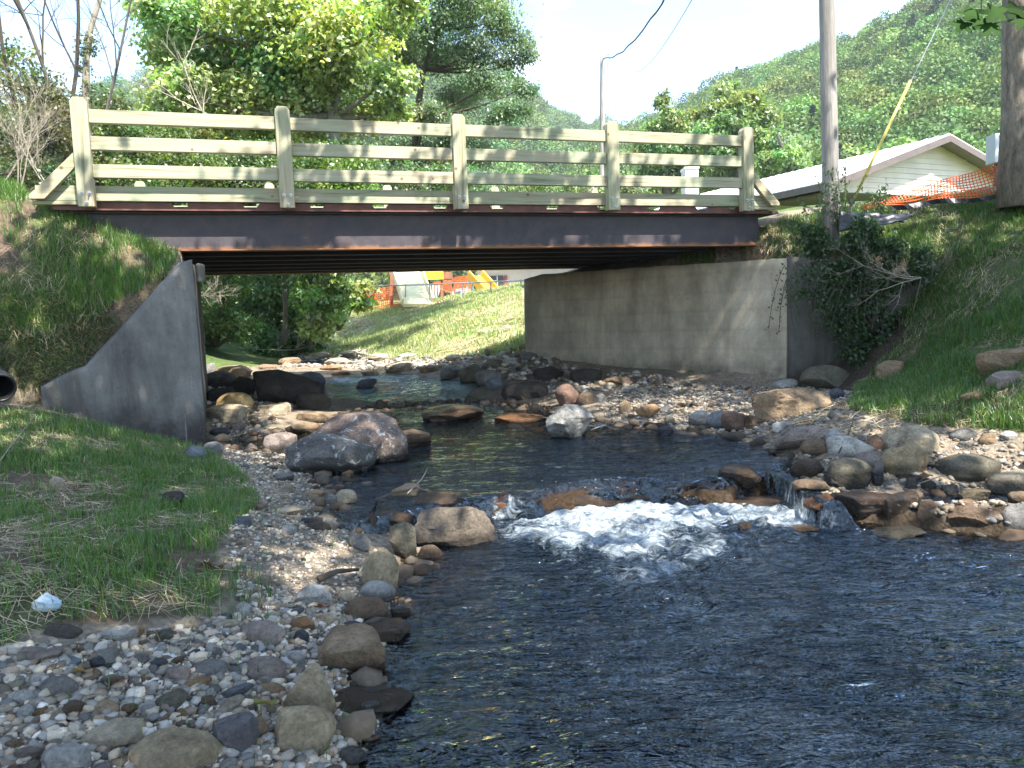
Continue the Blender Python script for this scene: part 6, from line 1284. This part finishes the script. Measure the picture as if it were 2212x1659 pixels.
# chain link fence
cl = empty('chain_link_fence', DY(950,640,32)); meta(cl, 'grey chain link fence with top rail along the top of the far grass bank', 'fence')
ft = [(800,618,33.2,668),(876,616,33,657),(928,614.5,32.6,650),(1000,611.5,32.2,642),(1060,609,31.8,634),(1125,606,31.4,627),(1200,603,31,620)]
tr_ = MB().tube([DY(a,b,c) for a, b, c, d in ft], .03, 6); part(cl, 'top_rail', tr_.mesh('top_rail', GALV))
for a, b, c, d in ft: part(cl, 'fence_post', MB().tube([DY(a,b-2,c), DY(a,d,c)], .03, 6).mesh('fence_post', GALV))
dm = MB()
for (a, b, c, d), (a2, b2, c2, d2) in zip(ft[:-1], ft[1:]):
    A0, A1, B0, B1 = DY(a,b,c), DY(a2,b2,c2), DY(a,d,c), DY(a2,d2,c2); nn_ = int((A1[0]-A0[0])/.16)
    for i in range(-8, nn_+8):
        for sgn in (1, -1):
            u0, u1 = i/nn_, (i+8*sgn)/nn_; v0, v1 = 0, 1
            if u1 < 0 or u1 > 1 or u0 < 0 or u0 > 1: continue
            p = A0*(1-u0)+A1*u0; q = B0*(1-u1)+B1*u1; dm.add([p, p+[.012,0,0], q+[.012,0,0], q], [(0,1,2,3)])
part(cl, 'wire_mesh', dm.mesh('wire_mesh', GALV))
of = empty('safety_fence', DY(840,650,33.6)); meta(of, 'orange red plastic mesh behind the chain link left of the pale slide, under the bridge', 'fence'); netting(of, DY(770,628,34), DY(895,616,34), DY(770,672,34), DY(895,657,34), 30, 9, .03, ORG)
of = empty('safety_fence', DY(1000,610,37)); meta(of, 'orange red plastic mesh sloping up between swing and playhouse, under the bridge', 'fence'); netting(of, DY(935,612,37.5), DY(1020,592,37.5), DY(935,630,37.5), DY(1020,628,37.5), 26, 8, .03, ORG)
# pink house with shutters behind the playground
PK2 = simple('pink_siding', (.62,.50,.46), .7, 0, .06, 3, 0); bh = empty('house', DY(1090,630,44)); meta(bh, 'pale pink house wall with shuttered window beyond the playground', 'house')
part(bh, 'wall', box4(1030,560,1300,640,44,6).mesh('wall', PK2)); part(bh, 'window', box4(1060,596,1088,618,43.9,.08).mesh('window', simple('dark_glass', (.06,.05,.06), .2)))
part(bh, 'mullion', box4(1073,596,1075.5,618,43.85,.04).mesh('mullion', WHT)); part(bh, 'mullion', box4(1060,606,1072.5,607.5,43.85,.04).mesh('mullion', WHT))
for x in (1052, 1089): part(bh, 'shutter', box4(x,595,x+7,619,43.9,.06).mesh('shutter', simple('red_shutter', (.30,.08,.06), .6)))
part(bh, 'roof', MB().prism([(43.2, DY(1030,560,43.2)[2]), (47, DY(1030,560,43.2)[2]+1.8), (50.8, DY(1030,560,43.2)[2])], 0, DY(1025,560,44)[0], DY(1305,560,44)[0]).mesh('roof', simple('shingle_grey', (.2,.19,.18), .8)))

# ------------------------------------------------------------------ small things
PP = simple('black_corrugated_plastic', (.018,.018,.02), .35, 0, .2, 6, 0)
p1 = DY(0,838,8.25); ax = unit(np.array([.62,-.62,-.22])); n = 90; pts, rad = [], []
for i in range(n): pts.append(p1-ax*(1.1*(1-i/(n-1)))); rad.append(.150+.012*math.sin(i*.9))
pp = empty('drain_pipe', p1); meta(pp, 'black corrugated plastic drain pipe sticking out of the bank at the left edge', 'drain pipe')
m = MB().tube(pts, rad, 28, cap=False); part(pp, 'pipe_wall', m.mesh('pipe_wall', PP, smooth=True)); m = MB().tube([pts[0], pts[-1]], .132, 24, cap=False); part(pp, 'inner_bore', m.mesh('inner_bore', simple('pipe_inside', (.006,.006,.007), .6, bmp=0), smooth=True))
rg_ = MB(); x_ = unit(np.cross(ax, [0,0,1])); z_ = np.cross(x_, ax); rr = [pts[-1]+(x_*math.cos(t)+z_*math.sin(t))*.142 for t in np.linspace(0, 2*math.pi, 25)]; part(pp, 'rim', rg_.tube(rr, .014, 6).mesh('rim', PP, smooth=True))
def crumple(label, x, y, s, col_, mat, name, cat):
    g = surf_pt(x, y); V, F = ICO[4]; V = V*(1+.35*n3(V, .5, 33)+.12*n3(V, .15, 35))[:, None]*np.array([s, s*.6, s*.75]); o = link(name, npmesh(name, V, F, mat, False), label=label, cat=cat); o.location = g+[0, 0, s*.5]; return o
pl, t_, p_, o_ = new_mat('clear_plastic'); nn_ = noise_n(t_, 22, 3); r_ = ramp(t_, [(.42, (.55,.6,.62)), (.6, (.35,.48,.58))]); t_.links.new(nn_.outputs['Fac'], r_.inputs['Fac']); t_.links.new(r_.outputs['Color'], p_.inputs['Base Color']); p_.inputs['Roughness'].default_value = .15
crumple('crumpled clear plastic bottle with a bluish label lying in the lower left grass', 102, 1318, .06, None, pl, 'plastic_bottle', 'litter')
def dead_leaf(label, x, y, s, c, rz=0, lift=.03, grp='fallen leaves', two=(.3,)):
    g = surf_pt(x, y); a = np.linspace(0, 2*math.pi, 41)[:-1]; r = s*(.62+.30*np.abs(np.cos(2.5*a))**1.5)*(1-.25*np.exp(-((a-math.pi)/.25)**2)); X, Y_ = r*np.cos(a+rz), r*np.sin(a+rz)
    V = [(0, 0, .0)]+[(u, v, .25*s*math.sin(3*al+1)*(math.hypot(u, v)/s)**1.5+.12*s) for u, v, al in zip(X, Y_, a)]; F = [(0, i+1, (i+1) % 40+1) for i in range(40)]
    me = npmesh('fallen_leaf', np.array(V), np.array(F), None, True, np.tile(np.array(c), (41, 1))); me.materials.append(LEAF_D); o = link('fallen_leaf', me, label=label, cat='leaf', group=grp); o.location = g+[0, 0, lift]; o.rotation_euler = (-.35, .1, 0)
dead_leaf('curled reddish brown dead leaf on the sand below the left grass', 462, 1234, .09, (.16,.08,.055))
dead_leaf('fresh green lobed leaf on the stones of the spit at the lower middle', 773, 1574, .055, (.16,.30,.06), 1.0, .05)
dead_leaf('brown dead leaf between the cream stone and the pale bluish boulder', 698, 1330, .05, (.18,.07,.035), 2, .05)
dead_leaf('yellowish green leaf lying left of the tall buff rock', 574, 1545, .055, (.20,.19,.04), .5, .05)
dead_leaf('small orange leaf on the pebbles above the pale rough rock', 258, 1490, .04, (.24,.09,.03), .2, .04)
dead_leaf('tan dry leaf near the left edge on the pebbles', 180, 1470, .05, (.30,.20,.09), 2.2, .04)
dead_leaf('brown leaf on the bar near the pinkish grey boulder', 480, 1595, .035, (.22,.10,.04), 1.2, .06)
def stick(label, pts, r, Yo=0, mat=None, cat='stick', grp='sticks by the creek', lift=.03, name='stick'):
    P = [surf_pt(x, y)+[0, 0, lift+l] for x, y, l in pts]; o = MB().tube(P, list(np.linspace(r, r*.5, len(P))), 6).build(name, mat or BARK_G, smooth=True); meta(o, label, cat, grp); return o
stick('forked bare twig arching over the shallow water behind the large flat rock', [(812,1088,0),(850,1080,.03),(900,1074,.05),(960,1082,.02),(985,1100,0)], .012, mat=BARK)
stick('thin twig leaning up from the forked one', [(880,1082,.03),(912,1062,.08),(925,1048,.12)], .007, mat=BARK_P)
stick('dark stick lying across the pale angular rock', [(1812,992,.03),(1836,968,.14),(1846,946,.2)], .008, mat=BARK)
stick('dark stick lying on the stones left of the orange brown stone', [(1318,890,.03),(1350,878,.07),(1385,862,.08)], .012, mat=BARK)
stick('driftwood branch poking upstream from the white streaked boulder', [(1110,905,.03),(1150,908,.05),(1195,915,.03)], .014, mat=BARK)
stick('weathered dark piece of wood above the pale bluish boulder', [(690,1268,.02),(730,1258,.04),(775,1250,.03)], .022, mat=BARK)
stick('pale root lying at the foot of the streaked boulder on its right', [(1275,938,.02),(1305,930,.04),(1330,936,.02)], .010, mat=BARK_P)
stick('thin straw coloured stem leaning over the grass at the left edge', [(-20,1060,.1),(40,1020,.25),(85,985,.35)], .006, mat=BARK_P)
stick('thin bent stem reaching across the lower right pile of wet rocks', [(1985,1066,.06),(2040,1062,.12),(2075,1070,.06)], .006, mat=BARK_P)
bare_branches('driftwood_tangle', 'black tangle of driftwood caught on the left side of the white streaked boulder', 11.0, [(1178,915,-.4,.5)], 9, ln=.38, rad=.009, cat='driftwood')
stick('upright wet driftwood stump at the water edge left of the large flat rock', [(806,1140,-.05),(804,1130,.03),(816,1118,.09)], .032, mat=bark_mat('wet_wood', (.06,.04,.028)), cat='driftwood', name='driftwood_stump')
# hanging leaves of the near shade tree in the upper right corner
br_ = bpy.data.objects.get('shade_tree.001'); hl = MB(); Q = []
Yh = 4.6; tip = [(2120,40),(2100,22),(2080,48),(2150,20),(2195,15),(2210,40),(2140,52)]
a0_ = np.array([3.6, 3.9, 8.0]); hub_ = DY(2150,-60,Yh); hl.tube(bez(a0_, hub_, np.array([.2, .1, -.2]), 8), [.02,.018,.016,.014,.012,.01,.008,.006], 6)
for x, y in tip: q = DY(x, y-18, Yh+rng.uniform(-.15, .15)); hl.tube(bez(hub_, q, rng.normal(0, .03, 3), 5), .003, 4); Q.append(q)
inv = Matrix.Translation(-br_.location); o = link('hanging_twig', hl.mesh('hanging_twig', BARK), br_); o.matrix_parent_inverse = inv
Q = np.array(Q)
def lobed(Pc, s):
    V, F, C_ = [], [], []
    for k, p in enumerate(Pc):
        a = np.linspace(0, 2*math.pi, 37)[:-1]; fr5 = ((a-math.pi/2)*5/(2*math.pi)) % 1.0; r = s*rng.uniform(.8, 1.15)*(.42+.62*np.abs(1-2*fr5)**1.0+.05*np.sin(a*18)); tl = rng.uniform(-.5, .5)
        ct = p-np.array([0, 0, s*.7]); b = len(V); V.append(ct); 
        for al, rr_ in zip(a, r): V.append(ct+np.array([rr_*math.cos(al), rr_*math.sin(al)*.5*math.cos(tl)+.2*rr_, rr_*math.sin(al)*.8+tl*rr_*math.cos(al)*.4]))
        F += [(b, b+1+i, b+1+(i+1) % 36) for i in range(36)]; C_ += [np.array((.022,.055,.010))*rng.uniform(.7, 1.6)]*37
    return np.array(V), np.array(F), np.array(C_)
V, F, C_ = lobed(Q, .085); o = link('hanging_leaves', npmesh('hanging_leaves', V, F, leaf_mat('shade_leaf', .25, .7, .008), False, C_), br_); o.matrix_parent_inverse = inv

# spray thrown up by the little fall
sv, sf_ = ICO[1]; m_ = 700; px_ = rng.uniform(1040, 1640, m_); py_ = np.interp(px_, [1040,1150,1350,1560,1640], [1085,1088,1066,1062,1040])+rng.normal(0, 7, m_)
P_ = np.array([DZ(a, b, .03) for a, b in zip(px_, py_)]); P_[:, 2] += np.abs(rng.normal(0, .055, m_)); s_ = rng.uniform(.0015, .0045, m_)
V = (sv[None]*s_[:, None, None]+P_[:, None]).reshape(-1, 3); F = (sf_[None]+(np.arange(m_)*len(sv))[:, None, None]).reshape(-1, 3)
link('spray', npmesh('spray', V, F, simple('spray_white', (.75,.8,.85), .2, bmp=0), True), kind='stuff', label='white droplets splashing up along the little fall', cat='spray')
# ------------------------------------------------------------------ haze
hm = bpy.data.materials.new('haze_air'); hm.use_nodes = True; t = hm.node_tree; t.nodes.clear(); ho = t.nodes.new('ShaderNodeOutputMaterial'); hv = t.nodes.new('ShaderNodeVolumePrincipled')
hv.inputs['Color'].default_value = (.86,.93,1.0,1); hv.inputs['Density'].default_value = .00032; hv.inputs['Anisotropy'].default_value = .2; t.links.new(hv.outputs[0], ho.inputs['Volume'])
hz_ = MB().box((-1000, -500, -8), (1000, 1600, 190)).build('haze', hm, kind='stuff'); hz_['label'] = 'thin summer haze over the valley'; hz_['category'] = 'haze'; sc.cycles.volume_bounces = 1
